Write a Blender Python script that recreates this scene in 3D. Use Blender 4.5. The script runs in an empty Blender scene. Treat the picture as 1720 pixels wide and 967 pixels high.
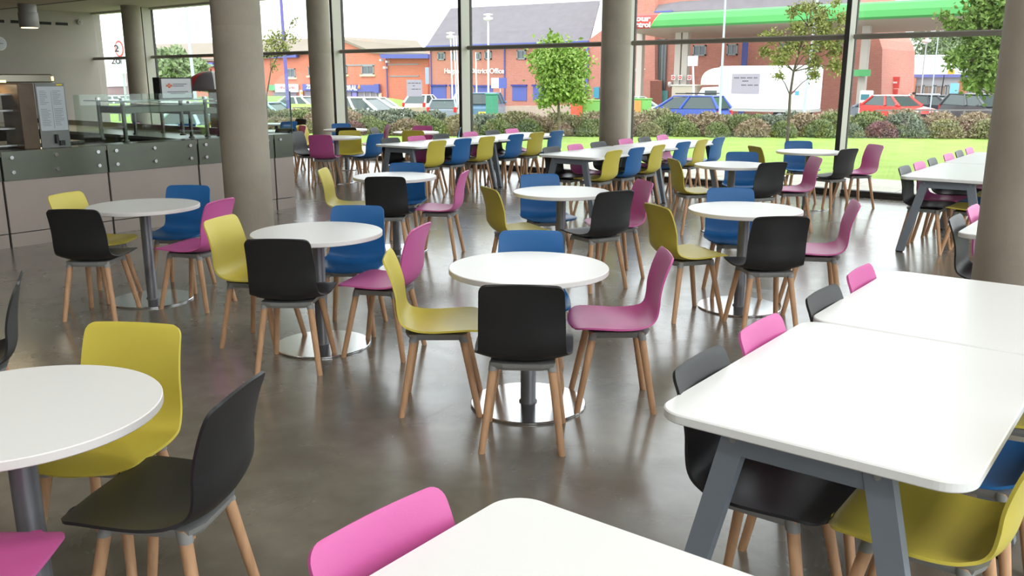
import bpy, bmesh, math, random
from mathutils import Vector, Matrix
R_=math.radians; PI=math.pi
SC=bpy.context.scene; COL=SC.collection
random.seed(7)
# ---------------------------------------------------------------- camera
F,CX,CY=1489.84,844.78,495.76          # pixels of a 1720x967 frame
YAW,PITCH,ROLL,EYE=R_(38.23),R_(13.79),R_(-0.16),1.653
cy_,sy_,cp_,sp_=math.cos(YAW),math.sin(YAW),math.cos(PITCH),math.sin(PITCH)
FW=Vector((-sy_*cp_,cy_*cp_,-sp_)); RT0=Vector((cy_,sy_,0)); UP0=RT0.cross(FW)
RT=math.cos(ROLL)*RT0+math.sin(ROLL)*UP0; UP=-math.sin(ROLL)*RT0+math.cos(ROLL)*UP0
cam=bpy.data.cameras.new('camera'); cam.lens=F/1720*36; cam.sensor_width=36
cam.shift_x=(860-CX)/1720; cam.shift_y=(CY-483.5)/1720; cam.clip_end=600
co=bpy.data.objects.new('camera',cam); COL.objects.link(co)
m=Matrix.Identity(4)
for i in range(3): m[i][0]=RT[i]; m[i][1]=UP[i]; m[i][2]=-FW[i]
m[2][3]=EYE; co.matrix_world=m; SC.camera=co
# ---------------------------------------------------------------- world, light, exposure
SC.view_settings.view_transform='Standard'; SC.view_settings.look='None'
SC.view_settings.gamma=1; SC.view_settings.exposure=0.35; SC.view_settings.use_curve_mapping=False
W=bpy.data.worlds.new('overcast'); SC.world=W; W.use_nodes=True
nt=W.node_tree; bg=nt.nodes['Background']; bg.inputs[0].default_value=(0.93,0.96,1,1); bg.inputs[1].default_value=2.6
def area(name,loc,rot,sx,sy,power,col=(1,1,1),spread=None):
    l=bpy.data.lights.new(name,'AREA'); l.shape='RECTANGLE'; l.size=sx; l.size_y=sy; l.energy=power; l.color=col
    o=bpy.data.objects.new(name,l); o.location=loc; o.rotation_euler=rot; COL.objects.link(o); return o
sun=bpy.data.lights.new('soft_sun','SUN'); sun.energy=0.8; sun.angle=R_(40); sun.color=(1,.97,.92)
so=bpy.data.objects.new('soft_sun',sun); so.rotation_euler=(R_(48),0,R_(60)); COL.objects.link(so)
for i,(x,y,pw) in enumerate([(-1.5,-1.5,90),(2.5,1.5,90),(2.5,6.5,60),(-2.2,3.2,50),(-7,1,12)]):
    area('unseen_fill_light',(x,y,6.3),(0,0,0),1.6,.9,pw,(1,.98,.95))  # fill lights added out of view to brighten the interior, without fixtures
# ---------------------------------------------------------------- materials
def s2l(c): return tuple(((x/255)/12.92 if x/255<=.04045 else (((x/255)+.055)/1.055)**2.4) for x in c)
MATS={}
def mat(name,rgb,rough=.5,metal=0,noise=0,scale=8,bump=0,bscale=60,spec=.5,emit=0,coat=0,rgb2=None,stretch=None):
    if name in MATS: return MATS[name]
    M=bpy.data.materials.new(name); M.use_nodes=True; t=M.node_tree; b=t.nodes['Principled BSDF']
    c=s2l(rgb)+(1,); b.inputs['Base Color'].default_value=c; b.inputs['Roughness'].default_value=rough
    b.inputs['Metallic'].default_value=metal; b.inputs['Specular IOR Level'].default_value=spec
    if coat: b.inputs['Coat Weight'].default_value=coat; b.inputs['Coat Roughness'].default_value=.08
    if emit: b.inputs['Emission Color'].default_value=c; b.inputs['Emission Strength'].default_value=emit
    if noise or bump:
        tc=t.nodes.new('ShaderNodeTexCoord'); mp=t.nodes.new('ShaderNodeMapping'); t.links.new(tc.outputs['Object'],mp.inputs[0])
        if stretch: mp.inputs['Scale'].default_value=stretch
    if noise:
        n=t.nodes.new('ShaderNodeTexNoise'); n.inputs['Scale'].default_value=scale; n.inputs['Detail'].default_value=5
        t.links.new(mp.outputs[0],n.inputs['Vector'])
        r=t.nodes.new('ShaderNodeValToRGB'); c2=s2l(rgb2) if rgb2 else tuple(x*(1-noise) for x in c[:3])
        r.color_ramp.elements[0].position=.32; r.color_ramp.elements[1].position=.68
        r.color_ramp.elements[0].color=c2+(1,); r.color_ramp.elements[1].color=c
        t.links.new(n.outputs['Fac'],r.inputs[0]); t.links.new(r.outputs[0],b.inputs['Base Color'])
    if bump:
        n2=t.nodes.new('ShaderNodeTexNoise'); n2.inputs['Scale'].default_value=bscale; n2.inputs['Detail'].default_value=3
        t.links.new(mp.outputs[0],n2.inputs['Vector'])
        bp=t.nodes.new('ShaderNodeBump'); bp.inputs['Strength'].default_value=bump; bp.inputs['Distance'].default_value=.01
        t.links.new(n2.outputs['Fac'],bp.inputs['Height']); t.links.new(bp.outputs[0],b.inputs['Normal'])
    MATS[name]=M; return M
def glassmat(name,tint=(.93,.97,.95),gl=.06,rough=0):
    M=bpy.data.materials.new(name); M.use_nodes=True; t=M.node_tree; t.nodes.clear()
    o=t.nodes.new('ShaderNodeOutputMaterial'); mx=t.nodes.new('ShaderNodeMixShader'); tr=t.nodes.new('ShaderNodeBsdfTransparent')
    g=t.nodes.new('ShaderNodeBsdfGlossy'); tr.inputs[0].default_value=tint+(1,); g.inputs['Roughness'].default_value=rough
    mx.inputs[0].default_value=gl; t.links.new(tr.outputs[0],mx.inputs[1]); t.links.new(g.outputs[0],mx.inputs[2]); t.links.new(mx.outputs[0],o.inputs[0])
    MATS[name]=M; return M
def brickmat(name,c1,c2,mortar,scale=1.0):
    M=mat(name,c1,.85); t=M.node_tree; b=t.nodes['Principled BSDF']
    tc=t.nodes.new('ShaderNodeTexCoord'); sx=t.nodes.new('ShaderNodeSeparateXYZ'); cx=t.nodes.new('ShaderNodeCombineXYZ')
    ad=t.nodes.new('ShaderNodeMath'); ad.operation='ADD'
    t.links.new(tc.outputs['Object'],sx.inputs[0]); t.links.new(sx.outputs[0],ad.inputs[0]); t.links.new(sx.outputs[1],ad.inputs[1])
    t.links.new(ad.outputs[0],cx.inputs[0]); t.links.new(sx.outputs[2],cx.inputs[1])
    k=t.nodes.new('ShaderNodeTexBrick'); k.inputs['Scale'].default_value=scale; k.inputs['Color1'].default_value=s2l(c1)+(1,)
    k.inputs['Color2'].default_value=s2l(c2)+(1,); k.inputs['Mortar'].default_value=s2l(mortar)+(1,)
    k.inputs['Mortar Size'].default_value=.006; k.inputs['Brick Width'].default_value=.23; k.inputs['Row Height'].default_value=.075
    t.links.new(cx.outputs[0],k.inputs['Vector']); t.links.new(k.outputs['Color'],b.inputs['Base Color']); return M
M_PINK=mat('pink_plastic',(203,94,158),.42,bump=.05,bscale=300)
M_YEL=mat('lime_plastic',(206,190,76),.42,bump=.05,bscale=300)
M_BLUE=mat('blue_plastic',(30,100,164),.42,bump=.05,bscale=300)
M_BLK=mat('black_plastic',(36,36,38),.42,bump=.05,bscale=300)
M_WOOD=mat('beech',(216,170,130),.5,noise=.2,scale=6,stretch=(9,9,1))
M_MOUNT=mat('grey_mount',(150,151,150),.5)
M_TOP=mat('white_laminate',(240,241,240),.33,spec=.4)
M_TOPE=mat('white_edge',(232,228,226),.4)
M_POLE=mat('grey_pole',(122,123,128),.38,metal=.35)
M_STEEL=mat('brushed_steel',(215,216,218),.16,metal=1,bump=.03,bscale=200)
M_LEG=mat('grey_powder_coat',(122,130,140),.45)
M_CONC=mat('concrete',(172,163,148),.75,noise=.2,scale=2.2,bump=.25,bscale=25)
M_MULL=mat('mullion_paint',(186,184,172),.5)
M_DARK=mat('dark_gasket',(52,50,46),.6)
M_GLASS=glassmat('window_glass',(.96,.98,.97),.045)
M_SCREEN=glassmat('screen_glass',(.84,.91,.88),.045)
M_STRIP=mat('glass_faced_panel',(112,118,106),.22,metal=.35,noise=.12,scale=3)
M_PANEL=mat('counter_panel',(172,160,152),.45,metal=.15,noise=.08,scale=2)
M_SSTEEL=mat('counter_steel',(120,118,110),.3,metal=.8,noise=.15,scale=6)
M_WALL=mat('wall_paint',(170,163,154),.8,noise=.05,scale=1)
M_CEIL=mat('ceiling_plaster',(168,158,142),.85,noise=.05,scale=1)
M_BLACK=mat('black_frame',(24,23,24),.45)
M_PAPER=mat('paper',(222,224,228),.8)
M_INK=mat('grey_ink',(120,122,128),.8)
M_WHITE=mat('white_paint',(240,240,238),.5)
# polished concrete floor
M_FLOOR=mat('polished_concrete',(112,107,98),.3); t=M_FLOOR.node_tree; b=t.nodes['Principled BSDF']
tc=t.nodes.new('ShaderNodeTexCoord')
def nz(sc,det=6,dist=0):
    n=t.nodes.new('ShaderNodeTexNoise'); n.inputs['Scale'].default_value=sc; n.inputs['Detail'].default_value=det; n.inputs['Distortion'].default_value=dist
    t.links.new(tc.outputs['Object'],n.inputs['Vector']); return n
n1=nz(.9,8,.6); n2=nz(7,8,.3); n3=nz(2.2,6,1.2)
mx=t.nodes.new('ShaderNodeMix'); mx.data_type='FLOAT'; mx.inputs[0].default_value=.4
t.links.new(n1.outputs[0],mx.inputs[2]); t.links.new(n2.outputs[0],mx.inputs[3])
rp=t.nodes.new('ShaderNodeValToRGB'); rp.color_ramp.elements[0].position=.34; rp.color_ramp.elements[1].position=.66
rp.color_ramp.elements[0].color=s2l((104,98,88))+(1,); rp.color_ramp.elements[1].color=s2l((132,126,115))+(1,)
t.links.new(mx.outputs[0],rp.inputs[0]); t.links.new(rp.outputs[0],b.inputs['Base Color'])
mr=t.nodes.new('ShaderNodeMapRange'); mr.inputs[1].default_value=.3; mr.inputs[2].default_value=.7; mr.inputs[3].default_value=.20; mr.inputs[4].default_value=.30
t.links.new(n3.outputs[0],mr.inputs[0]); t.links.new(mr.outputs[0],b.inputs['Roughness'])
bp=t.nodes.new('ShaderNodeBump'); bp.inputs['Strength'].default_value=.06; bp.inputs['Distance'].default_value=.02
t.links.new(n2.outputs[0],bp.inputs['Height']); t.links.new(bp.outputs[0],b.inputs['Normal'])
b.inputs['Specular IOR Level'].default_value=.7; b.inputs['Coat Weight'].default_value=.45; b.inputs['Coat Roughness'].default_value=.16
# ---------------------------------------------------------------- mesh helpers
class MB:
    def __init__(s): s.v=[]; s.f=[]; s.mi=[]; s.sm=[]
    def add(s,vs,fs,mi=0,smooth=False):
        o=len(s.v); s.v+= [tuple(v) for v in vs]
        for f in fs: s.f.append([i+o for i in f]); s.mi.append(mi); s.sm.append(smooth)
        return s
    def box(s,c,d,rz=0,mi=0,bev=0):
        x,y,z=[k/2 for k in d]
        if bev<=0:
            vs=[(a*x,b_*y,c_*z) for c_ in(-1,1) for b_ in(-1,1) for a in(-1,1)]
            fs=[(0,2,3,1),(4,5,7,6),(0,1,5,4),(2,6,7,3),(0,4,6,2),(1,3,7,5)]
        else:
            q=min(bev,x*.99,y*.99,z*.99); ring=[]
            def lay(e,zz): return [(-x+e,-y,zz),(x-e,-y,zz),(x,-y+e,zz),(x,y-e,zz),(x-e,y,zz),(-x+e,y,zz),(-x,y-e,zz),(-x,-y+e,zz)]
            def ins(zz): return [( (abs(a)-q)*(1 if a>0 else -1),(abs(b_)-q)*(1 if b_>0 else -1),zz) for a,b_,_ in lay(q,0)]
            vs=ins(-z)+lay(q,-z+q)+lay(q,z-q)+ins(z); fs=[tuple(range(7,-1,-1)),tuple(range(24,32))]
            for k in range(3):
                for i in range(8): j=(i+1)%8; fs.append((k*8+i,k*8+j,k*8+8+j,k*8+8+i))
        ca,sa=math.cos(rz),math.sin(rz)
        vs=[(c[0]+a*ca-b_*sa,c[1]+a*sa+b_*ca,c[2]+d_) for a,b_,d_ in vs]
        return s.add(vs,fs,mi)
    def tube(s,p0,p1,r0,r1=None,n=12,mi=0,flat=False,cap=True):
        r1=r0 if r1 is None else r1; p0,p1=Vector(p0),Vector(p1); d=(p1-p0).normalized()
        if flat: a,b_=Vector((1,0,0)),Vector((0,1,0))
        else:
            a=d.orthogonal().normalized(); b_=d.cross(a)
        vs=[p+ (a*math.cos(2*PI*i/n)+b_*math.sin(2*PI*i/n))*r for p,r in((p0,r0),(p1,r1)) for i in range(n)]
        s.add(vs,[(i,(i+1)%n,n+(i+1)%n,n+i) for i in range(n)],mi,True)
        if cap: s.add(vs,[tuple(range(n-1,-1,-1)),tuple(range(n,2*n))],mi,False)
        return s
    def path(s,pts,rs,n=8,mi=0):
        for i in range(len(pts)-1): s.tube(pts[i],pts[i+1],rs[i],rs[i+1],n,mi)
        return s
    def lathe(s,c,prof,n=48,mi=0,smooth=True):
        vs=[(c[0]+r*math.cos(2*PI*i/n),c[1]+r*math.sin(2*PI*i/n),c[2]+z) for r,z in prof for i in range(n)]
        fs=[(k*n+i,k*n+(i+1)%n,k*n+n+(i+1)%n,k*n+n+i) for k in range(len(prof)-1) for i in range(n)]
        s.add(vs,fs,mi,smooth); m_=len(prof)-1
        s.add(vs,[tuple(range(n-1,-1,-1)),tuple(range(m_*n,m_*n+n))],mi,False); return s
    def prism(s,poly,z0,z1,mi=0,bev=0):   # poly in xy counter-clockwise
        n=len(poly)
        if bev: 
            c=(sum(p[0] for p in poly)/n,sum(p[1] for p in poly)/n)
            ins=[]
            for i,p in enumerate(poly):
                a=Vector(poly[i-1]); b_=Vector(p); d=Vector(poly[(i+1)%n]); t1=(b_-a).normalized(); t2=(d-b_).normalized()
                nn=Vector((-(t1+t2).y,(t1+t2).x)).normalized(); ins.append((p[0]+nn.x*bev,p[1]+nn.y*bev))
            L=[(ins,z0),(poly,z0+bev),(poly,z1-bev),(ins,z1)]
        else: L=[(poly,z0),(poly,z1)]
        vs=[(x,y,z) for pl,z in L for x,y in pl]; k=len(L)
        fs=[(a*n+i,a*n+(i+1)%n,a*n+n+(i+1)%n,a*n+n+i) for a in range(k-1) for i in range(n)]
        fs+=[tuple(range(n-1,-1,-1)),tuple(range((k-1)*n,k*n))]
        return s.add(vs,fs,mi)
    def xform(s,M):
        s.v=[tuple(M@Vector(v)) for v in s.v]; return s
    def mesh(s,name,mats):
        me=bpy.data.meshes.new(name); me.from_pydata(s.v,[],s.f)
        for x in (mats if isinstance(mats,(list,tuple)) else [mats]): me.materials.append(x)
        me.polygons.foreach_set('material_index',s.mi); me.polygons.foreach_set('use_smooth',s.sm); me.update(); return me
    def build(s,name,mats,parent=None,loc=None,rz=0):
        o=bpy.data.objects.new(name,s.mesh(name,mats)); COL.objects.link(o)
        if parent: o.parent=parent
        if loc: o.location=loc
        if rz: o.rotation_euler=(0,0,rz)
        return o
def tag(o,label=None,cat=None,group=None,kind=None):
    if label: o['label']=label
    if cat: o['category']=cat
    if group: o['group']=group
    if kind: o['kind']=kind
    return o
def empty(name,loc,rz=0,label=None,cat=None,group=None):
    o=bpy.data.objects.new(name,None); COL.objects.link(o); o.location=loc; o.rotation_euler=(0,0,rz); o.empty_display_size=.1
    return tag(o,label,cat,group)
def dup(o,loc,rz=0,label=None,group=None):
    r=o.copy(); COL.objects.link(r); r.location=loc; r.rotation_euler=(0,0,rz)
    if label: r['label']=label
    if group: r['group']=group
    for c in KIDS.get(o.name,[]):
        d=c.copy(); COL.objects.link(d); d.parent=r
        for g in KIDS.get(c.name,[]):
            e=g.copy(); COL.objects.link(e); e.parent=d
    return r
KIDS={}
def reg(o,*ch): KIDS[o.name]=list(ch); return o
def struct(name,mb,mats,parent=None):
    o=mb.build(name,mats,parent); o['kind']='structure'; return o
def text(name,body,size,mats,M,parent=None,depth=.01,align='CENTER',shear=0,bold=0):
    c=bpy.data.curves.new(name,'FONT'); c.body=body; c.size=size; c.extrude=depth; c.align_x=align; c.align_y='CENTER'; c.shear=shear; c.offset=bold
    o=bpy.data.objects.new(name,c); COL.objects.link(o); bpy.context.view_layer.update()
    me=bpy.data.meshes.new_from_object(o.evaluated_get(bpy.context.evaluated_depsgraph_get())); bpy.data.objects.remove(o)
    me.materials.clear(); me.materials.append(mats); me.transform(M)
    n=bpy.data.objects.new(name,me); COL.objects.link(n); n.parent=parent; return n
def standing(x,y,z,yaw=0,sx=1): # text matrix: upright, readable from -Y side
    return Matrix.Translation((x,y,z))@Matrix.Rotation(yaw,4,'Z')@Matrix.Rotation(PI/2,4,'X')@Matrix.Diagonal((sx,1,1,1))
# where a ray of the photograph meets the plane y=Y, x=X, z=Z or lies at depth d: used to survey real positions
def ray(u,v): return FW+RT*((u-CX)/F)-UP*((v-CY)/F)
def onY(u,v,Y): d=ray(u,v); s=Y/d.y; return Vector((d.x*s,Y,EYE+d.z*s))
def onZ(u,v,Z): d=ray(u,v); s=(Z-EYE)/d.z; return Vector((d.x*s,d.y*s,Z))
def at(u,depth,z=0,v=140): d=ray(u,v); return Vector((d.x*depth,d.y*depth,z))
GZ=-.95      # level of the road outside
# ---------------------------------------------------------------- room shell
XL,XR,YB,YW,ZC,ZH,XM=-24.4,5.2,-5.0,12.95,3.39,6.4,-16.4   # low ceiling west of XM, tall hall east of it
struct('floor',MB().box(((XL+XR)/2,(YB+YW)/2,-.1),(XR-XL+.6,YW-YB+.3,.2)),M_FLOOR)
struct('ceiling',MB().box(((XM+XR)/2,(YB+YW)/2,ZH+.15),(XR-XM+.6,YW-YB+.6,.3)).box(((XL+XM)/2,(YB+YW)/2,ZC+.15),(XM-XL+.3,YW-YB+.6,.3)).box((XM,(YB+YW)/2,(ZC+ZH)/2+.15),(.2,YW-YB+.6,ZH-ZC+.3)),M_CEIL)
struct('trim_1',MB().box(((XL-10.2)/2,(YB+6.98)/2,3.085),(-XL-10.2,6.98-YB,.61)),M_CEIL)   # lowered ceiling over the servery
struct('trim_2',MB().box(((XL-10.2)/2,6.99,2.80),(-XL-10.2,.03,.05)),M_DARK)
struct('wall_left',MB().box((XL-.15,(YB+YW)/2,1.7),(.3,YW-YB+.4,3.4)),M_WALL)
struct('wall_back',MB().box(((XL+XR)/2,YB-.1,ZH/2),(XR-XL+.6,.2,ZH)),M_WALL)
# window wall: bays of 3.46 m
MX=[XL,-21.5,-17.95,-14.41,-10.95,-7.5,-4.03,-.57,2.9,XR]
struct('baseboard_front',MB().box(((XL+XR)/2,YW+.02,.045),(XR-XL,.12,.09)).box(((XL+XR)/2,YW-.045,.02),(XR-XL,.05,.04)),M_DARK)
struct('trim_3',MB().box(((XL+XM)/2,YW+.05,ZC-.02),(XM-XL,.2,.06)).box(((XM+XR)/2,YW+.05,ZH-.02),(XR-XM,.2,.06)),M_MULL)
for i in range(len(MX)-1):
    a,b_=MX[i],MX[i+1]; w=bpy.data.objects.new('window_%d'%(i+1),None); COL.objects.link(w); w['kind']='structure'
    hh=ZC if b_<XM else ZH
    MB().box(((a+b_)/2,YW+.03,hh/2+.04),(b_-a-.02,.012,hh-.1)).build('glass_pane',M_GLASS,w)
    for z in((2.18,) if hh==ZC else (2.18,4.36)): MB().box(((a+b_)/2,YW-.10,z),(b_-a-.02,.06,.075),bev=.015).build('transom',mat('transom_paint',(120,114,104),.55),w)
    if i>0:
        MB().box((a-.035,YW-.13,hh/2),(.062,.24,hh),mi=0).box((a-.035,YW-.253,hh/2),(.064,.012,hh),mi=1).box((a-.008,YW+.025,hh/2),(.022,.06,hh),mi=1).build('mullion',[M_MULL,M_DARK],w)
# right hand side of the room is glazed as well
struct('baseboard_right',MB().box((XR,(YB+YW)/2,.045),(.12,YW-YB,.09)),M_DARK)
for i in range(5):
    y=YB+i*3.59; w=bpy.data.objects.new('window_%d'%(i+10),None); COL.objects.link(w); w['kind']='structure'
    MB().box((XR+.03,y+1.8,ZH/2+.04),(.012,3.57,ZH-.1)).build('glass_pane',M_GLASS,w)
    for z in(2.18,4.36): MB().box((XR-.10,y+1.8,z),(.06,3.5,.075),bev=.015).build('transom',MATS['transom_paint'],w)
    MB().box((XR-.13,y,ZH/2),(.24,.062,ZH)).build('mullion',M_MULL,w)
# columns
def column(x,y,r,label,h=None):
    h=h or (ZC if x<XM else ZH)
    mb=MB(); prof=[(r,0)]
    for k in range(1,9): prof+= [(r,h*k/9-.006),(r-.0015,h*k/9),(r,h*k/9+.006)] if k%3==0 else [(r,h*k/9)]
    prof.append((r,h)); mb.lathe((0,0,0),prof,56); o=mb.build('concrete_column',M_CONC,loc=(x,y,0)); o['kind']='structure'; o['label']=label
column(-7.5,5.4,.232,'round concrete column beside the steel servery counter')
column(-.70,5.4,.232,'round concrete column at the right edge among the long tables')
column(-21.35,12.32,.227,'round concrete column at the far left window')
column(-14.4,12.32,.227,'round concrete column at the window left of the middle')
column(-7.46,12.32,.227,'round concrete column at the window right of the middle')
# ---------------------------------------------------------------- chairs
def crom(P,t):
    n=len(P)-1; x=t*n; i=min(int(x),n-1); f=x-i
    a,b_,c,d=P[max(i-1,0)],P[i],P[i+1],P[min(i+2,n)]
    return [.5*((2*q)+(-p+r)*f+(2*p-5*q+4*r-s)*f*f+(-p+3*q-3*r+s)*f**3) for p,q,r,s in zip(a,b_,c,d)]
PROF=[(.230,.438,.212,.004),(.208,.449,.217,.006),(.15,.454,.224,.010),(.06,.446,.226,.014),(-.03,.436,.224,.020),(-.10,.431,.218,.028),(-.152,.435,.208,.034),
      (-.192,.458,.198,.030),(-.213,.497,.192,.024),(-.221,.55,.19,.022),(-.227,.61,.189,.024),(-.236,.67,.187,.020),(-.248,.73,.185,.013),(-.262,.782,.183,.005),(-.270,.800,.182,.001)]
def shell_mesh(name,M):
    NR,NC=46,19; th=.0095
    ts=[i/300 for i in range(301)]; pr=[crom(PROF,t) for t in ts]; L=[0]
    for i in range(1,301): L.append(L[-1]+math.hypot(pr[i][0]-pr[i-1][0],pr[i][1]-pr[i-1][1]))
    tot=L[-1]; rf,rb=.075,.040; rows=[]
    ss=sorted(set([rf*(1-math.cos(PI/2*k/6)) for k in range(7)]+[tot-rb*(1-math.cos(PI/2*k/6)) for k in range(7)]+[rf+(tot-rf-rb)*k/NR for k in range(NR+1)]))
    j=0; top=[]
    for s in ss:
        while j<299 and L[j+1]<s: j+=1
        f=(s-L[j])/max(L[j+1]-L[j],1e-9); y,z,w,d=[a+(b_-a)*f for a,b_ in zip(pr[j],pr[j+1])]
        ty,tz=pr[j+1][0]-pr[j][0],pr[j+1][1]-pr[j][1]; l=math.hypot(ty,tz); ty/=l; tz/=l; ny,nz_=tz*1.0,-ty*1.0   # normal towards sitter
        if s<rf: w=w-rf+math.sqrt(max(rf*rf-(rf-s)**2,0))
        if tot-s<rb: w=w-rb+math.sqrt(max(rb*rb-(rb-(tot-s))**2,0))
        row=[]
        for c in range(NC):
            t=-math.cos(PI*c/(NC-1)); t=t*.6+(-1+2*c/(NC-1))*.4
            e=d*abs(t)**2.2
            fr=.018*(t*t) if s<.10 else 0   # front edge bows
            k=max(0,1-s/.10)
            row.append(Vector((w*t,y+ny*e-.016*k*t*t,z+nz_*e+.004*(1-t*t)*max(0,(s/tot-.86)/.14))))
        top.append(row)
    R=len(top); idx=lambda r,c:r*NC+c
    # normals
    vs=[v for row in top for v in row]; N=[]
    for r in range(R):
        for c in range(NC):
            a=top[min(r+1,R-1)][c]-top[max(r-1,0)][c]; b_=top[r][min(c+1,NC-1)]-top[r][max(c-1,0)]
            n=b_.cross(a); N.append(n.normalized() if n.length>1e-9 else Vector((0,0,1)))
    sgn=1 if N[idx(R//4,NC//2)].z>0 else -1
    under=[v-N[i]*th*sgn for i,v in enumerate(vs)]; o=len(vs)
    fs=[]
    for r in range(R-1):
        for c in range(NC-1):
            q=(idx(r,c),idx(r,c+1),idx(r+1,c+1),idx(r+1,c)); fs.append(q if sgn>0 else q[::-1]); k=tuple(i+o for i in q[::-1]); fs.append(k if sgn>0 else k[::-1])
    per=[idx(0,c) for c in range(NC)]+[idx(r,NC-1) for r in range(1,R)]+[idx(R-1,c) for c in range(NC-2,-1,-1)]+[idx(r,0) for r in range(R-2,0,-1)]
    n=len(per)
    for i in range(n):
        a,b_=per[i],per[(i+1)%n]; fs.append((a,a+o,b_+o,b_))
    mb=MB(); mb.add(vs+under,fs,0,True); me=mb.mesh(name,M)
    bm=bmesh.new(); bm.from_mesh(me); bmesh.ops.remove_doubles(bm,verts=bm.verts,dist=1e-5); bmesh.ops.recalc_face_normals(bm,faces=bm.faces)
    for e in bm.edges: 
        if len(e.link_faces)==2 and e.calc_face_angle(0)>R_(50): e.smooth=False
    bm.to_mesh(me); bm.free(); return me
def leg_mb(sx,sy): return MB().tube((sx*.128,sy*.118-.012,.416),(sx*.182,sy*.195-.005,0),.0200,.0160,14,flat=True)
leg_meshes={(sx,sy):leg_mb(sx,sy).mesh('leg',M_WOOD) for sx in(-1,1) for sy in(-1,1)}
mm=MB()
def mountring(h,k): return [(-.145*k,-.145*k-.012,h),(-.09*k,-.168*k-.012,h),(.09*k,-.168*k-.012,h),(.145*k,-.145*k-.012,h),(.148*k,.12*k-.012,h),(.11*k,.145*k-.012,h),(-.11*k,.145*k-.012,h),(-.148*k,.12*k-.012,h)]
vv=mountring(.385,.90)+mountring(.400,.96)+mountring(.4185,1.0)
mm.add(vv,[tuple(range(7,-1,-1)),tuple(range(16,24))]+[(k*8+i,k*8+(i+1)%8,k*8+8+(i+1)%8,k*8+8+i) for k in(0,1) for i in range(8)])
for sx in(-1,1):
    for sy in(-1,1): mm.tube((sx*.125,sy*.115-.012,.415),(sx*.1335,sy*.126-.012,.378),.024,.0215,12,flat=True)
mount_mesh=mm.mesh('seat_mount',M_MOUNT)
COLS={'k':('black',M_BLK),'p':('pink',M_PINK),'y':('lime yellow',M_YEL),'b':('blue',M_BLUE)}
CH={}
def chair(c,x,y,deg,label,group,z=0):
    if c not in CH:
        nm,M=COLS[c]; r=empty('dining_chair',(x,y,z),R_(deg),label,'chair',group); kids=[]
        me=shell_mesh('seat_shell',M)
        for n,d in [('seat_shell',me),('seat_mount',mount_mesh)]+[('leg',leg_meshes[k]) for k in leg_meshes]:
            o=bpy.data.objects.new(n,d); COL.objects.link(o); o.parent=r; kids.append(o)
        reg(r,*kids); CH[c]=r; return r
    return dup(CH[c],(x,y,z),R_(deg),label,group)
# ---------------------------------------------------------------- round tables
def tabletop_prof(r,t): return [(r-.003,0),(r,.003),(r,t-.003),(r-.003,t)]
RT_T=[]
def round_table(x,y,label):
    g='round white pedestal tables'
    if RT_T: return dup(RT_T[0],(x,y,0),0,label,g)
    r=empty('round_table',(x,y,0),0,label,'table',g)
    top=MB().lathe((0,0,.702),tabletop_prof(.402,.028),96,smooth=False)
    top.mi=[1 if abs(sum(top.v[i][2] for i in f)/len(f)-.716)<.013 else 0 for f in top.f]
    a=top.build('tabletop',[M_TOP,M_TOPE],r)
    b1=MB().lathe((0,0,.012),[(.047,0),(.047,.006),(.0395,.010),(.0395,.69-.012)],40); b1=b1.build('pedestal',M_POLE,r)
    c=MB().lathe((0,0,0),[(.292,0),(.300,.002),(.300,.009),(.296,.012)],96,smooth=False).build('base_plate',M_STEEL,r)
    d=MB().box((0,0,.696),(.34,.05,.012)).box((0,0,.696),(.05,.34,.012)).build('top_bracket',M_POLE,r)
    reg(r,a,b1,c,d); RT_T.append(r); return r
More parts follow.
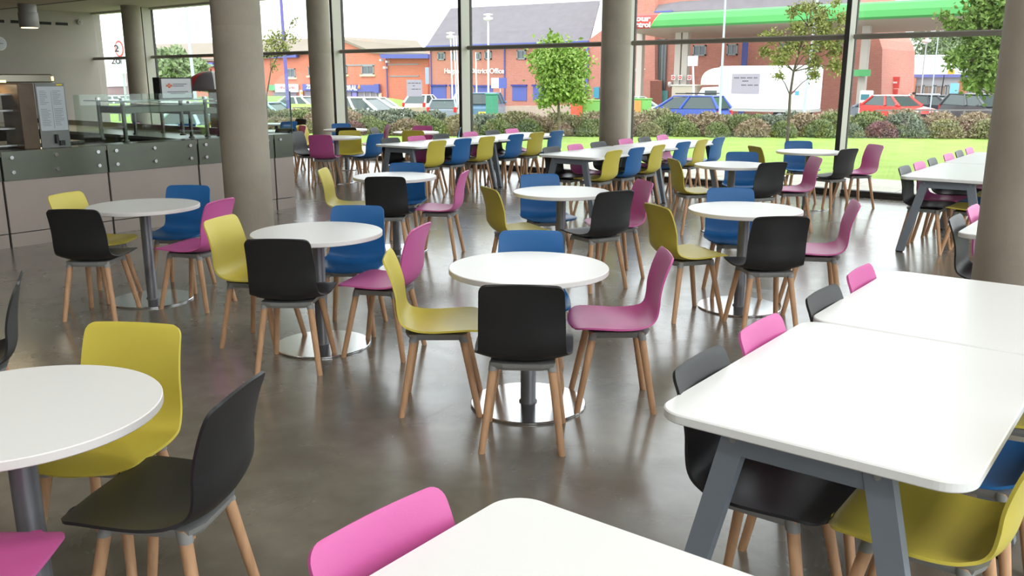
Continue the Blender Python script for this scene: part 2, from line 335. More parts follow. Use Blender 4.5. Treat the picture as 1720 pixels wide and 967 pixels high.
T={ # key: x, y, label of the table, phrase used for its chairs, chairs
'T1':(-2.6,3.51,'round white table on a steel disc base in the centre of the room','central round table',[('k',-2.35,3.14,34),('p',-2.28,3.80,128),('y',-2.945,3.235,-51),('b',-2.83,3.83,-145)]),
'T2':(-4.26,3.55,'round white table on a steel disc base just right of the thick column','table just right of the thick column',[('k',-4.08,3.2,36),('b',-4.39,3.93,-146),('y',-4.60,3.36,-68),('p',-3.86,3.70,113)]),
'T3':(-6.22,3.54,'round white table standing before the steel servery counter','round table before the servery counter',[('k',-6.1,3.08,36),('b',-6.39,3.91,-146),('y',-6.6,3.36,-68),('p',-5.80,3.66,112)]),
'T9':(-2.6,1.02,'round white table cut off by the left edge in the foreground','cropped round table in the left foreground',[('k',-2.30,1.28,119),('y',-2.81,1.36,-150),('p',-2.33,.70,40)]),
'T4':(-6.15,6.12,'round white table in the second row at left','second row round table at left',[('k',-5.87,5.77,37),('b',-6.33,6.41,-146),('p',-5.68,6.22,118),('y',-6.5,5.86,-55)]),
'T5':(-4.19,6.11,'round white table in the middle of the second row','middle round table of the second row',[('y',-4.34,5.72,-28),('b',-4.53,6.39,-128),('k',-3.79,6.0,70),('p',-3.88,6.46,143)]),
'T6':(-2.56,6.07,'round white table in the second row at right','second row round table at right',[('y',-2.78,5.64,-32),('b',-2.77,6.40,-145),('k',-2.22,5.63,42),('p',-2.13,6.30,116)]),
'T7':(-4.04,9.16,'round white table in the third row on the right side','third row round table on the right',[('y',-4.33,8.88,-42),('b',-4.15,9.72,-152),('k',-3.72,9.05,62),('p',-3.56,9.64,130)]),
'T8':(-4.0,11.4,'round white table nearest the window on the right side','round table nearest the right window',[('y',-4.35,11.1,-40),('b',-4.27,11.9,-148),('k',-3.68,11.26,72),('p',-3.55,11.86,138)]),
'T11':(-11.08,9.73,'round white table just beyond the end of the servery counter','round table beyond the servery end',[('p',-10.93,9.36,34),('y',-11.12,10.05,-134),('b',-10.56,9.84,96),('k',-11.57,9.6,-75)]),
'T12':(-12.6,11.3,'round white table by the window column left of the middle','round table by the left window column',[('b',-13.0,11.62,-120),('k',-12.22,11.02,40),('y',-13.12,10.98,-70),('p',-12.3,11.75,148)]),
'T13':(-10.97,11.47,'round white table beside the window behind the left long tables','round table behind the left long tables',[('p',-11.2,11.8,-150),('y',-10.6,11.05,38),('k',-11.4,11.2,-66),('b',-10.6,11.83,130)]),
'T14':(-15.4,11.9,'round white table at the far left window beyond the servery','round table at the far left window',[('b',-14.97,11.75,78),('y',-15.85,11.75,-70),('p',-15.35,11.5,10),('k',-15.4,12.3,180)]),
'T15':(-13.4,10.1,'round white table seen through the servery glass screen','round table behind the servery glass',[('k',-12.97,10.05,80),('p',-13.3,10.55,165),('y',-13.8,9.9,-70),('b',-13.5,9.62,-10)]),
'T16':(-16.3,10.0,'round white table behind the servery corner, far left','round table behind the servery corner',[('p',-16.6,9.75,-50),('b',-15.85,9.95,85),('y',-16.0,10.4,140)]),
}
for k,(x,y,lab,ph,cs) in T.items():
    round_table(x,y,lab)
    for c,cx,cyy,dg in cs:
        chair(c,cx,cyy,dg,'%s plastic chair at the %s'%(COLS[c][0],ph),'chairs around the '+ph)
chair('k',-4.2,1.46,152,'black plastic chair cut off by the left edge, behind the cropped table','single chairs')
# ---------------------------------------------------------------- long tables
def rrect(w,l,r,n=10):
    out=[]
    for cx,cyy,a0 in((w/2-r,l/2-r,0),(-w/2+r,l/2-r,90),(-w/2+r,-l/2+r,180),(w/2-r,-l/2+r,270)):
        for k in range(n+1): a=R_(a0+90*k/n); out.append((cx+r*math.cos(a),cyy+r*math.sin(a)))
    return out
LT={}
def long_table(x,y,w,l,label,group,rz=0):
    key=(round(w,2),round(l,2))
    if key in LT: return dup(LT[key],(x,y,0),rz,label,group)
    r=empty('bench_table',(x,y,0),rz,label,'table',group); ks=[]
    tp=MB().prism(rrect(w,l,.085),.702,.732,bev=.004); ks.append(tp.build('tabletop',M_TOP,r))
    for sy in(-1,1):
        ye=sy*(l/2-.075)
        bar=MB().box((0,ye,.664),(w-.456,.042,.066),bev=.003); br=bar.build('crossbar',M_LEG,r); ks.append(br); bolts=[]
        for sx in(-1,1):
            xt,xb=sx*(w/2-.228),sx*(w/2-.068)
            hw,hd=.036,.0225; vs=[]
            for (xx,yy,z) in((xb,ye+sy*.02,0.012),(xt,ye,.70)):
                vs+=[(xx-hw,yy-hd,z),(xx+hw,yy-hd,z),(xx+hw,yy+hd,z),(xx-hw,yy+hd,z)]
            mb=MB().add(vs,[(3,2,1,0),(4,5,6,7)]+[(i,(i+1)%4,4+(i+1)%4,4+i) for i in range(4)])
            lg=mb.build('leg',M_LEG,r)
            ft=MB().box((xb,ye+sy*.02,.006),(.05,.035,.012)).build('foot',M_BLACK,lg)
            bo=MB().tube((xt+sx*.006,ye+sy*.022,.678),(xt+sx*.006,ye+sy*.027,.678),.009,.009,14).build('bolt',M_MOUNT,lg)
            reg(lg,ft,bo); ks.append(lg)
    for sx in(-1,1): ks.append(MB().box((sx*(w/2-.228),0,.68),(.04,l-.20,.04)).build('rail',M_LEG,r))
    reg(r,*ks); LT[key]=r; return r
side={'L':'left','R':'right'}
def bench(name,x0,x1,ys,chairs,glabel,tlabels,rzs=None):
    for i,(a,b_) in enumerate(ys): long_table((x0+x1)/2,(a+b_)/2,x1-x0,b_-a-.01,tlabels[i],'white rectangular bench tables',(rzs or [0]*9)[i])
    for c,s,y,dx,lab in chairs:
        x=x0-.04+dx if s=='L' else x1+.04-dx
        chair(c,x+(.0 if s=='L' else 0),y,(-90 if s=='L' else 90)+random.uniform(-3,3),lab,glabel)
ordn=['nearest','second','third','fourth','fifth','farthest']
def six(kind,s,ys,cols,phrase,dx=0.27):
    cnt={}; tot={c:cols.count(c) for c in cols}; out=[]
    names={1:['only'],2:['near','far'],3:['nearest','middle','farthest']}
    for c,y in zip(cols,ys):
        i=cnt.get(c,0); cnt[c]=i+1
        out.append((c,s,y,dx,'%s %s chair on the %s side of %s'%(names[tot[c]][i],COLS[c][0],side[s],phrase)))
    return out
YS=[9.28,9.83,10.38,11.1,11.65,12.2]
bench('C',-2.28,-1.44,[(8.98,10.74),(10.75,12.5)],six('C','L',YS,'kpkpkp','the long tables behind the right column')+six('C','R',YS,'ybybyb','the long tables behind the right column'),
  'chairs at the long tables behind the right column',['white bench table behind the right column, nearer of the pair','white bench table behind the right column, farther one by the window'])
bench('B',-6.5,-5.62,[(8.92,10.66),(10.67,12.42)],six('B','L',YS,'kpkpkp','the middle long tables')+six('B','R',YS,'ybybyb','the middle long tables',.28),
  'chairs at the middle long tables',['white bench table of the middle long row, nearer half','white bench table of the middle long row, half by the window'])
bench('A',-9.38,-8.48,[(8.92,10.72),(10.73,12.5)],six('A','L',YS,'kpkpkp','the left long tables')+six('A','R',YS,'ybybyb','the left long tables',.28),
  'chairs at the left long tables',['white bench table of the left long row, nearer half','white bench table of the left long row, half by the window'])
bench('D',-1.14,-.31,[(2.135,3.365),(3.37,4.53)],
  [('k','L',2.48,.28,'nearest black plastic chair pushed under the big right foreground table'),('p','L',2.98,.27,'pink plastic chair at the left side of the big right foreground table'),
   ('k','L',3.60,.28,'black plastic chair at the left side of the second foreground table'),('p','L',4.13,.27,'pink plastic chair at the left far side of the second foreground table'),
   ('y','R',2.50,.20,'lime yellow chair pushed under the near right corner of the foreground table'),('b','R',3.04,.2,'blue plastic chair under the right side of the big foreground table'),
   ('y','R',3.64,.2,'lime yellow chair under the right side of the second foreground table'),('b','R',4.17,.2,'blue plastic chair under the right side of the second foreground table')],
  'chairs at the right foreground tables',['white bench table with grey splayed legs in the right foreground','white bench table pushed against the far end of the right foreground one'])
bench('E',-1.145,-.31,[(.26,1.49)],[('p','L',1.12,.24,'pink plastic chair whose backrest rises left of the bottom foreground table')],'single chairs',['white bench table corner at the bottom edge of the picture'])
bench('F',-1.13,-.31,[(5.86,7.6)],[('k','L',6.10,.25,'black plastic chair at the table end half hidden by the right column'),('p','L',6.66,.24,'pink plastic chair at the table half hidden by the right column')],'chairs at the table behind the right column',['white bench table half hidden by the right concrete column'])

# ---------------------------------------------------------------- servery
SX=-9.33
def ybox(mb,x0,x1,y0,y1,z0,z1,mi=0,bev=0): return mb.box(((x0+x1)/2,(y0+y1)/2,(z0+z1)/2),(abs(x1-x0),abs(y1-y0),abs(z1-z0)),mi=mi,bev=bev)
cnt=empty('servery_counter',(SX,5.6,0),0,'long steel and glass faced servery counter left of the thick column','counter')
def P(name,mb,mats,par=cnt):
    q=par.location
    mb.xform(Matrix.Translation((-q.x,-q.y,-q.z))); return mb.build(name,mats,par)
P('carcass',ybox(MB(),SX-.04,SX-.75,1.6,7.42,0,.90),M_DARK)
ys=[1.65,2.75,3.85,4.94,6.05,7.15,7.45]
for i in range(6):
    a,b_=ys[i]+.012,ys[i+1]-.012
    if i==5: b_=7.45
    pn=P('front_panel',ybox(MB(),SX-.03,SX,a,b_,.145,.665),M_PANEL)
    P('kick_panel',ybox(MB(),SX-.03,SX-.004,a,b_,.0,.135),M_PANEL)
    st=P('glass_strip',ybox(MB(),SX-.02,SX+.012,a,b_,.668,.955),M_STRIP)
    if i<5:
        for yy in (a+.09,(a+b_)/2,b_-.09):
            for z in(.75,.895): P('standoff_bolt',MB().tube((SX+.012,yy,z),(SX+.034,yy,z),.021,.019,18),M_STEEL)
    else: P('standoff_bolt',MB().tube((SX+.012,7.24,.895),(SX+.034,7.24,.895),.021,.019,18),M_STEEL)
P('worktop',ybox(MB(),SX+.0,SX-.30,1.6,7.45,.90,.957,bev=.006),M_SSTEEL)
P('worktop_back',ybox(MB(),SX-.30,SX-.75,1.6,7.45,.86,.90),M_SSTEEL)
scr=empty('glass_screen',(SX+.02,6,.96),0,'clear glass sneeze screen standing along the servery counter front','screen')
for a,b_ in((4.66,5.42),(5.43,6.44),(6.45,7.47)): P('glass_panel',ybox(MB(),SX-.03,SX-.018,a,b_,.957,1.49),M_SCREEN,scr)
P('end_edge',ybox(MB(),SX-.032,SX-.016,7.466,7.476,.957,1.49),mat('glass_edge',(60,84,78),.2),scr)
# L-shaped back run
bk=empty('servery_counter',(-13,7.2,0),0,'steel servery counter run along the far side, behind the glass screens','counter')
P('carcass',ybox(MB(),-10.1,-17,6.55,7.42,0,.86),M_SSTEEL,bk)
P('worktop',ybox(MB(),-10.1,-17,6.5,7.45,.86,.90),mat('worktop_steel',(170,172,168),.28,metal=.7),bk)
P('upstand',ybox(MB(),-10.1,-17,7.40,7.45,.90,.98),M_SSTEEL,bk)
bk2=empty('servery_counter',(-13,4,0),0,'low steel work bench inside the servery behind the front counter','counter')
P('carcass',ybox(MB(),-12.0,-12.7,2.0,6.0,0,.80),M_SSTEEL,bk2); P('worktop',ybox(MB(),-11.95,-12.75,1.95,6.05,.80,.84),M_SSTEEL,bk2)
struct('floor_recess',ybox(MB(),-9.9,-17,1,6.6,0,.004),mat('kitchen_floor',(66,62,56),.5))
def gantry(pts,z0,z1,label):
    c=sum((Vector(p) for p in pts),Vector((0,0)))/len(pts); g=empty('serving_gantry',(c.x,c.y,z0),0,label,'shelf')
    for x,y in pts:
        P('post',MB().tube((x,y,z0),(x,y,z1),.024,.024,16).tube((x,y,z0),(x,y,z0+.02),.038,.038,16),M_SSTEEL,g)
        P('finial',MB().tube((x,y,z1),(x,y,z1+.04),.034,.03,16),M_STEEL,g)
    x0,x1=min(p[0] for p in pts),max(p[0] for p in pts); y0,y1=min(p[1] for p in pts),max(p[1] for p in pts)
    P('shelf_beam',ybox(MB(),x0-.01,x1+.01,y0,y1,z1-.13,z1-.055,bev=.004),M_SSTEEL,g)
    P('glass_shelf',ybox(MB(),x0-.12,x1+.10,y0-.12,y1+.06,z1+.0,z1+.014,bev=.005),mat('pale_glass',(190,206,200),.12,spec=.8),g)
    return g
gantry([(-9.67,5.37),(-9.67,6.43),(-10.2,5.37),(-10.2,6.43)],.957,1.40,'steel post gantry with glass shelf on the servery counter')
gantry([(-10.4,6.68),(-11.75,6.68),(-10.4,7.1),(-11.75,7.1)],.90,1.33,'second steel gantry on the far servery counter')
sg=empty('display_sign',(-9.75,6.07,1.414),0,'black framed sign with white face standing on the gantry shelf','sign')
P('case',ybox(MB(),-9.80,-9.66,5.84,6.27,1.414,1.665,bev=.004),M_BLACK,sg)
P('face',ybox(MB(),-9.66,-9.655,5.865,6.25,1.43,1.65),M_PAPER,sg)
lg=MB()
for a,b_ in((5.96,1.585),(5.935,1.57),(5.985,1.57),(5.96,1.555)): lg.box((-9.652,a,b_),(.004,.026,.022))
P('orange_logo',lg,mat('orange_ink',(226,120,90),.6),sg)
Y90=lambda x,y,z: Matrix.Translation((x,y,z))@Matrix.Rotation(PI/2,4,'Z')@Matrix.Rotation(PI/2,4,'X')
tl=MB()
for k,(z,y0,y1) in enumerate([(1.588,6.01,6.19),(1.566,6.01,6.15),(1.50,5.93,6.20),(1.48,5.97,6.16)]): ybox(tl,-9.6545,-9.6525,y0,y1,z-.004,z+.004)
P('small_print',tl,M_INK,sg)
# heated display unit at the left end
du=empty('heated_display',(-9.75,4.0,.957),0,'steel display unit with lit hood and brown end post on the counter','display unit')
P('end_post',ybox(MB(),-9.86,-9.46,4.16,4.32,.957,1.61,bev=.004),mat('brown_panel',(96,76,54),.3,noise=.35,scale=6),du)
P('back_panel',ybox(MB(),-10.25,-10.2,2.2,4.16,.957,1.62),mat('unit_back',(150,152,150),.3,metal=.6),du)
for z in(.99,1.16,1.34,1.5): P('shelf',ybox(MB(),-9.62,-10.2,2.2,4.16,z-.008,z+.008),mat('unit_shelf',(172,174,172),.3,metal=.6),du)
P('hood',ybox(MB(),-9.44,-10.3,2.2,4.52,1.615,1.70,bev=.012),mat('hood_steel',(150,144,130),.3,metal=.8),du)
P('hood_lamp',ybox(MB(),-9.52,-9.437,2.4,4.05,1.618,1.64),mat('warm_lamp',(255,214,140),.5,emit=2.5),du)
P('hood_lamp',ybox(MB(),-9.52,-9.437,4.50,4.523,1.635,1.675),MATS['warm_lamp'],du)
l=bpy.data.lights.new('hood_glow','AREA'); l.shape='RECTANGLE'; l.size=.2; l.size_y=1.6; l.energy=14; l.color=(1,.8,.5)
o=bpy.data.objects.new('hood_glow',l); o.location=(-9.8,3.3,1.6); COL.objects.link(o)
mn=empty('menu_board',(-9.48,4.5,.957),0,'paper menu sheet in a steel frame on the counter beside the display','menu')
P('frame',ybox(MB(),-9.50,-9.485,4.345,4.645,.957,1.61),mat('frame_grey',(122,124,122),.35,metal=.5),mn)
P('sheet',ybox(MB(),-9.485,-9.48,4.355,4.635,1.13,1.575),mat('menu_paper',(186,192,198),.7),mn)
tl=MB()
random.seed(3)
for cx0 in(4.375,4.51):
    for k in range(22):
        z=1.53-.0165*k
        if k in(9,10): continue
        ybox(tl,-9.4795,-9.4785,cx0,cx0+random.uniform(.05,.10),z-.002,z+.002)
ybox(tl,-9.4795,-9.4785,4.494,4.4965,1.15,1.53)
P('print',tl,M_INK,mn)
P('yellow_label',ybox(MB(),-9.482,-9.479,4.56,4.62,1.585,1.60),mat('yellow_label',(214,196,40),.6),mn)
P('tap_handle',MB().tube((-9.47,4.50,1.0),(-9.47,4.50,1.09),.022,.018,10).box((-9.47,4.55,1.0),(.03,.05,.05)),M_BLACK,mn)
# walls: slots, bell, clock
for i,(a,b_) in enumerate([(10.28,10.62),(10.78,11.12),(11.5,11.80),(11.92,12.24)]):
    o=ybox(MB(),XL-.001,XL+.012,a,b_,3.03,3.10).build('wall_vent',mat('slot_black',(26,25,24),.7)); tag(o,'dark slot vent in the left wall, %s from the window'%['fourth','third','second','first'][i],'vent','slot vents in the left wall')
bl=empty('wall_sounder',(XL,12.55,3.13),0,'small grey round alarm sounder high on the left wall','alarm')
P('body',MB().tube((XL,12.55,3.13),(XL+.09,12.55,3.13),.075,.065,24),mat('sounder_grey',(176,172,164),.5),bl); P('cap',MB().tube((XL+.09,12.55,3.13),(XL+.11,12.55,3.13),.04,.03,24),M_WALL,bl)
ck=empty('wall_clock',(XL,10.42,2.52),0,'white wall clock cut off by the left edge of the picture','clock')
P('rim',MB().tube((XL,10.42,2.52),(XL+.05,10.42,2.52),.17,.17,40),M_WHITE,ck); P('dial',MB().tube((XL+.05,10.42,2.52),(XL+.055,10.42,2.52),.15,.15,40),M_PAPER,ck)
P('hand',MB().box((XL+.058,10.42,2.57),(.004,.012,.1)).box((XL+.058,10.46,2.52),(.004,.08,.012)),M_BLACK,ck)
# pendant cylinder spotlight
q=Vector((-14.75,6.79,2.78)); sl=empty('ceiling_spotlight',q,0,'grey cylinder spotlight hanging at the top left, lit warm','ceiling light')
P('housing',MB().lathe((q.x,q.y,q.z-.35),[(.135,0),(.142,.008),(.142,.22),(.135,.228)],40),mat('lamp_grey',(150,148,142),.45),sl)
P('canopy',MB().lathe((q.x,q.y,q.z-.122),[(.13,0),(.13,.122)],40),MATS['lamp_grey'],sl)
P('diffuser',MB().lathe((q.x,q.y,q.z-.358),[(.118,0),(.118,.012)],40),mat('warm_glow',(255,226,170),.5,emit=3),sl)
l=bpy.data.lights.new('spotlight_glow','AREA'); l.shape='DISK'; l.size=.3; l.energy=35; l.color=(1,.85,.6)
o=bpy.data.objects.new('spotlight_glow',l); o.location=q+Vector((0,0,-.37)); COL.objects.link(o)
# sheets taped to the window
def translucent(name,rgb):
    M=mat(name,rgb,.8); t=M.node_tree; b=t.nodes['Principled BSDF']; o=t.nodes['Material Output']; tr=t.nodes.new('ShaderNodeBsdfTranslucent'); mx=t.nodes.new('ShaderNodeMixShader')
    tr.inputs[0].default_value=s2l(rgb)+(1,); mx.inputs[0].default_value=.8; t.links.new(b.outputs[0],mx.inputs[1]); t.links.new(tr.outputs[0],mx.inputs[2]); t.links.new(mx.outputs[0],o.inputs[0]); return M
def sheet(u0,v0,u1,v1,lines,label):
    a=onY(u0,v0,12.96); c=onY(u1,v1,12.96); ctr=(a+c)/2; r=empty('window_notice',(ctr.x,12.955,ctr.z),0,label,'notice','notices taped to the window glass')
    w,h=abs(c.x-a.x),abs(a.z-c.z)
    MB().box((0,0,0),(w,.002,h)).build('paper',(MATS.get('notice_paper') or translucent('notice_paper',(226,222,232))),r)
    mb=MB()
    for fx0,fx1,fz in lines:
        n=max(2,int((fx1-fx0)*22))
        for k in range(n):
            if (k*7)%5==3: continue
            mb.box((-w/2+w*(fx0+(fx1-fx0)*(k+.5)/n),-.0015,h/2-h*fz),(w*(fx1-fx0)/n*.7,.001,h*.055))
    mb.build('print',M_INK,r)
sheet(683,134,709.5,162,[(.1,.9,.2),(.4,.55,.36),(.35,.9,.56)],'pale paper notice taped to the window left of the middle mullion')
sheet(1230,124,1275,158,[(.08,.92,.2),(.38,.6,.36),(.35,.95,.56)],'pale paper notice taped to the window in front of the white lorry')

# ================================================================ outside
M_GRASS=mat('lawn_grass',(150,176,82),.9,noise=1,scale=1.6,rgb2=(132,160,66),bump=.6,bscale=60)
M_ROAD=mat('asphalt',(128,126,124),.9,noise=.1,scale=.6)
M_PAVE=mat('paving',(196,192,180),.8,noise=.1,scale=1.3)
struct('ground_road',MB().box((-30,70,GZ-.2),(200,150,.4)),M_ROAD)
pv=MB()
for i in range(46):
    for j in range(2): pv.box((XL-2+i*.75,YW+.12+.6+j*1.2,-.06),(.738,1.188,.12))
struct('ground_paving',pv,M_PAVE)
def yh(x): return (28+(x+4.7)*.6 if x>-20.4 else 18.6+max(0,-28-x)*1.3) if x<-4.7 else 28
lw=MB(); NX,NY=90,30; vs=[]
for i in range(NX+1):
    x=-75+i*(12+75)/NX
    for j in range(NY+1):
        t=j/NY; y1=min(yh(x)+5,60); y=15.3+(y1-15.3)*t; d=y1-y
        vs.append((x,y,-.03-(max(0,1-d/4.0)**1.3)*(abs(GZ)+.12)+.012*math.sin(x*1.7)*math.sin(y*2.1)))
lw.add(vs,[(i*(NY+1)+j,(i+1)*(NY+1)+j,(i+1)*(NY+1)+j+1,i*(NY+1)+j+1) for i in range(NX) for j in range(NY)],0,True)
struct('ground_lawn',lw,M_GRASS)
# ---- foliage
def leafmesh(name,M,n,fn,size,up=0.0,seed=1):
    rnd=random.Random(seed); mb=MB(); vs=[];fs=[]
    for k in range(n):
        p=fn(rnd); d=Vector((rnd.gauss(0,1),rnd.gauss(0,1),rnd.gauss(0,1)+up)).normalized(); s=size*rnd.uniform(.6,1.3)
        t=d.orthogonal().normalized(); t.rotate(Matrix.Rotation(rnd.uniform(0,2*PI),3,d)); o=len(vs)
        nn=d.cross(t)*s*.12
        vs+= [p,p+d*s*.5+t*s*.30+nn,p+d*s,p+d*s*.5-t*s*.30+nn]; fs.append((o,o+1,o+2,o+3))
    mb.add(vs,fs); return mb.mesh(name,M)
def leafcol(name,c,c2): 
    M=mat(name,c,.75,noise=1,scale=5,rgb2=c2); return M
LC=[leafcol('leaf_olive',(170,166,126),(120,118,84)),leafcol('leaf_grey_green',(148,156,134),(104,114,98)),leafcol('leaf_tan',(184,166,140),(140,122,100)),leafcol('leaf_wine',(158,116,120),(114,92,86)),leafcol('leaf_green',(152,160,108),(104,118,72))]
def dome(rx,rz):
    def f(r):
        a=r.uniform(0,2*PI); ph=math.acos(r.uniform(0,1)); q=r.uniform(.55,1)**.6
        return Vector((math.cos(a)*math.sin(ph)*rx*q,math.sin(a)*math.sin(ph)*rx*q*.8,math.cos(ph)*rz*q+.02))
    return f
SH=[leafmesh('foliage',LC[i%5],2200,dome(.62,.60),.085,up=1.3,seed=20+i) for i in range(7)]
rnd=random.Random(5); NAMES=['olive','grey green','tan','wine tinted','mid green']
stemM=mat('twig',(98,84,66),.8)
stem=MB()
for k in range(9):
    a=k*2*PI/9; stem.tube((0,0,-.05),(math.cos(a)*.3,math.sin(a)*.25,.42),.012,.004,5)
stemme=stem.mesh('stems',stemM)
i=0
for row in range(3):
    x=-26.0+row*.3
    while x<-1.2:
        y=yh(x)+.2+row*.75; k=rnd.choice([0,0,1,2,2,4,1,0,2,4,1,3] if row==0 else [0,2,2,1,4,0])
        var=[v_ for v_ in range(7) if v_%5==k]; s=[.72,.95,1.18][row]*rnd.uniform(.85,1.15)
        z=-.04-max(0,(row*.75-.8))*.1
        r=empty('low_shrub',(x,y,z),rnd.uniform(0,6),'%s leafy shrub in the planting bed between lawn and road'%NAMES[k],'shrub','%s shrubs in the bed beyond the lawn'%NAMES[k]); r.scale=(s*1.1,s*1.1,s)
        for nm,me in(('foliage',SH[rnd.choice(var)]),('stems',stemme)):
            o=bpy.data.objects.new(nm,me); COL.objects.link(o); o.parent=r
        x+=rnd.uniform(.68,.95); i+=1
# ---- trees
barkM=mat('bark',(120,110,94),.9,noise=.3,scale=10); barkD=mat('dark_bark',(92,82,68),.9,noise=.3,scale=10)
def tree(loc,trunk,clumps,label,M,n,size,bark,rad=.035,group=None):
    r=empty('young_tree',loc,0,label,'tree',group)
    mb=MB(); N=len(trunk); mb.path([Vector(p) for p in trunk],[rad*(1-.75*i/(N-1)) for i in range(N)],8); mb.build('trunk',bark,r)
    bm_=MB()
    for c in clumps:
        c=Vector(c[:3]); j=min(range(N),key=lambda q:(Vector(trunk[q])-c).length+ (5 if trunk[q][2]>c.z else 0)); p=Vector(trunk[j]); mid=(p+c)/2+Vector((0,0,.05))
        bm_.path([p,mid,c],[rad*.38,rad*.25,rad*.1],5)
    bm_.build('branches',bark,r)
    tot=sum(c[3]**2 for c in clumps)
    def f(rr):
        t=rr.uniform(0,tot)
        for c in clumps:
            t-=c[3]**2
            if t<=0: break
        d=Vector((rr.gauss(0,1),rr.gauss(0,1),rr.gauss(0,.85)))*c[3]*.72
        return Vector(c[:3])+d
    me=leafmesh('foliage',M,n,f,size,seed=int(abs(loc[0]*10))); o=bpy.data.objects.new('foliage',me); COL.objects.link(o); o.parent=r
    return r
def clumpsuv(base,d,lst): # survey positions (u,v,radius px) at depth d relative to the tree base
    out=[]
    for u,v,rp,dy in lst:
        p=ray(u,v)*d; p.z+=EYE; p-=Vector(base); p+=Vector((-FW.x,-FW.y,0))*dy; out.append((p.x,p.y,p.z,rp*d/F))
    return out
b1=onZ(940,231,0); d1=b1.dot(Vector((FW.x,FW.y,0)))/ (FW.x**2+FW.y**2); 
def dep(b): return (b-Vector((0,0,EYE))).dot(FW)
d1=dep(b1)
L1=leafcol('leaf_fresh',(164,190,100),(124,156,66))
cl=clumpsuv(b1,d1,[(930,72,10,.2),(922,95,20,-.3),(940,98,20,.3),(955,95,16,0),(915,112,16,.3),(940,120,20,-.2),(965,110,18,.2),(972,122,12,-.2),(935,138,18,.2),(920,143,12,-.1),(955,135,16,.2),(950,155,14,0),(970,160,14,.2),(915,168,12,.1),(935,160,14,-.2),(958,150,14,.3)])
p=lambda base,d,u,v: tuple(ray(u,v)*d+Vector((0,0,EYE))-Vector(base))
tree(b1,[(0,0,-.1),p(b1,d1,939,200),p(b1,d1,938,165),p(b1,d1,937,120),p(b1,d1,932,70)],cl,'small bright green tree on the lawn left of the window column',L1,6500,.13,barkM,.05)
b2=onZ(1322,243,0); d2=dep(b2)
L2=leafcol('leaf_autumn',(160,164,92),(110,116,58))
cl=clumpsuv(b2,d2,[(1330,20,7,.1),(1333,45,7,.2),(1368,10,8,-.2),(1400,5,6,.2),(1415,30,8,0),(1285,60,6,.2),(1300,62,9,0),(1370,35,9,.2),(1392,45,12,-.3),(1350,55,9,.1),(1380,70,11,.2),(1402,85,9,0),(1400,110,10,.2),(1370,105,9,-.1),(1305,100,11,.2),(1290,88,8,-.2),(1318,85,10,.1),(1355,85,8,.2),(1365,125,7,.1),(1310,128,5,0),(1408,60,10,.3),(1345,15,8,.3),(1385,20,9,-.2),(1335,70,10,0)])
tree(b2,[(0,0,-.1),p(b2,d2,1325,200),p(b2,d2,1327,160),p(b2,d2,1333,120),p(b2,d2,1343,85),p(b2,d2,1358,45),p(b2,d2,1368,-10)],cl,'thin sparse tree with yellowing leaves before the white lorry',L2,5200,.085,barkD,.045)
b3=at(1735,15.5,0); d3=15.5
L3=leafcol('leaf_mid',(148,174,92),(104,136,60))
cl=clumpsuv(b3,d3,[(1590,30,9,0),(1600,45,9,.1),(1612,48,10,.2),(1645,25,20,.1),(1660,45,22,-.2),(1680,20,24,.2),(1640,75,14,.1),(1665,75,24,0),(1610,98,12,.1),(1590,100,9,.2),(1635,95,16,-.1),(1660,110,24,.2),(1680,125,24,0),(1640,120,14,.1),(1650,140,14,-.2),(1690,80,26,.1),(1620,140,8,.2),(1645,-10,16,0),(1685,-20,30,.2)])
tree(b3,[(0,0,-.1),p(b3,d3,1730,200),p(b3,d3,1722,120),p(b3,d3,1712,60),p(b3,d3,1705,-40)],cl,'leafy green tree whose branches reach in beside the right column',L3,8000,.10,barkM,.06)
b4=onZ(448,215,0); d4=dep(b4)
cl=clumpsuv(b4,d4,[(455,70,9,0),(465,62,9,.1),(482,58,7,.1),(492,64,6,0),(470,85,10,-.1),(456,88,9,.2),(490,40,5,0),(498,30,3,.1),(478,78,8,.1),(460,110,6,0)])
tree(b4,[(0,0,-.1),p(b4,d4,448,160),p(b4,d4,455,118),p(b4,d4,470,85),p(b4,d4,490,40)],cl,'sapling with sparse pale leaves beside the thick column',L2,1100,.09,barkD,.03)
def bigtree(u,d,h,rx,label,seed,M,group=None):
    base=at(u,d,GZ); r=empty('distant_tree',base,0,label,'tree',group)
    MB().tube((0,0,0),(0,0,h*.5),.22,.12,8).build('trunk',barkD,r); rr=random.Random(seed)
    cs=[(rr.uniform(-rx,rx)*.7,rr.uniform(-rx,rx)*.5,h*rr.uniform(.42,.9),rx*rr.uniform(.3,.5)) for _ in range(14)]
    def f(q):
        c=q.choice(cs); dd=Vector((q.gauss(0,1),q.gauss(0,1),q.gauss(0,.8))).normalized()*c[3]*q.uniform(.5,1); return Vector(c[:3])+dd
    me=leafmesh('foliage',M,2600,f,.5,seed=seed); o=bpy.data.objects.new('foliage',me); COL.objects.link(o); o.parent=r
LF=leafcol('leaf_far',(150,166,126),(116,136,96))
bigtree(285,74,5.0,2.2,'rounded green tree beyond the left lawn, left of the grey pole',1,LF)
bigtree(320,80,4.6,1.7,'green tree partly behind the grey pole at left',2,LF)
bigtree(1558,125,9.2,3.6,'hazy green tree above the far white building, left one',3,LF); bigtree(1612,112,9.2,3.4,'hazy green tree above the far white building, right one',4,LF); bigtree(1488,110,5.5,3,'low hazy tree beside the brick corner far right',5,LF)
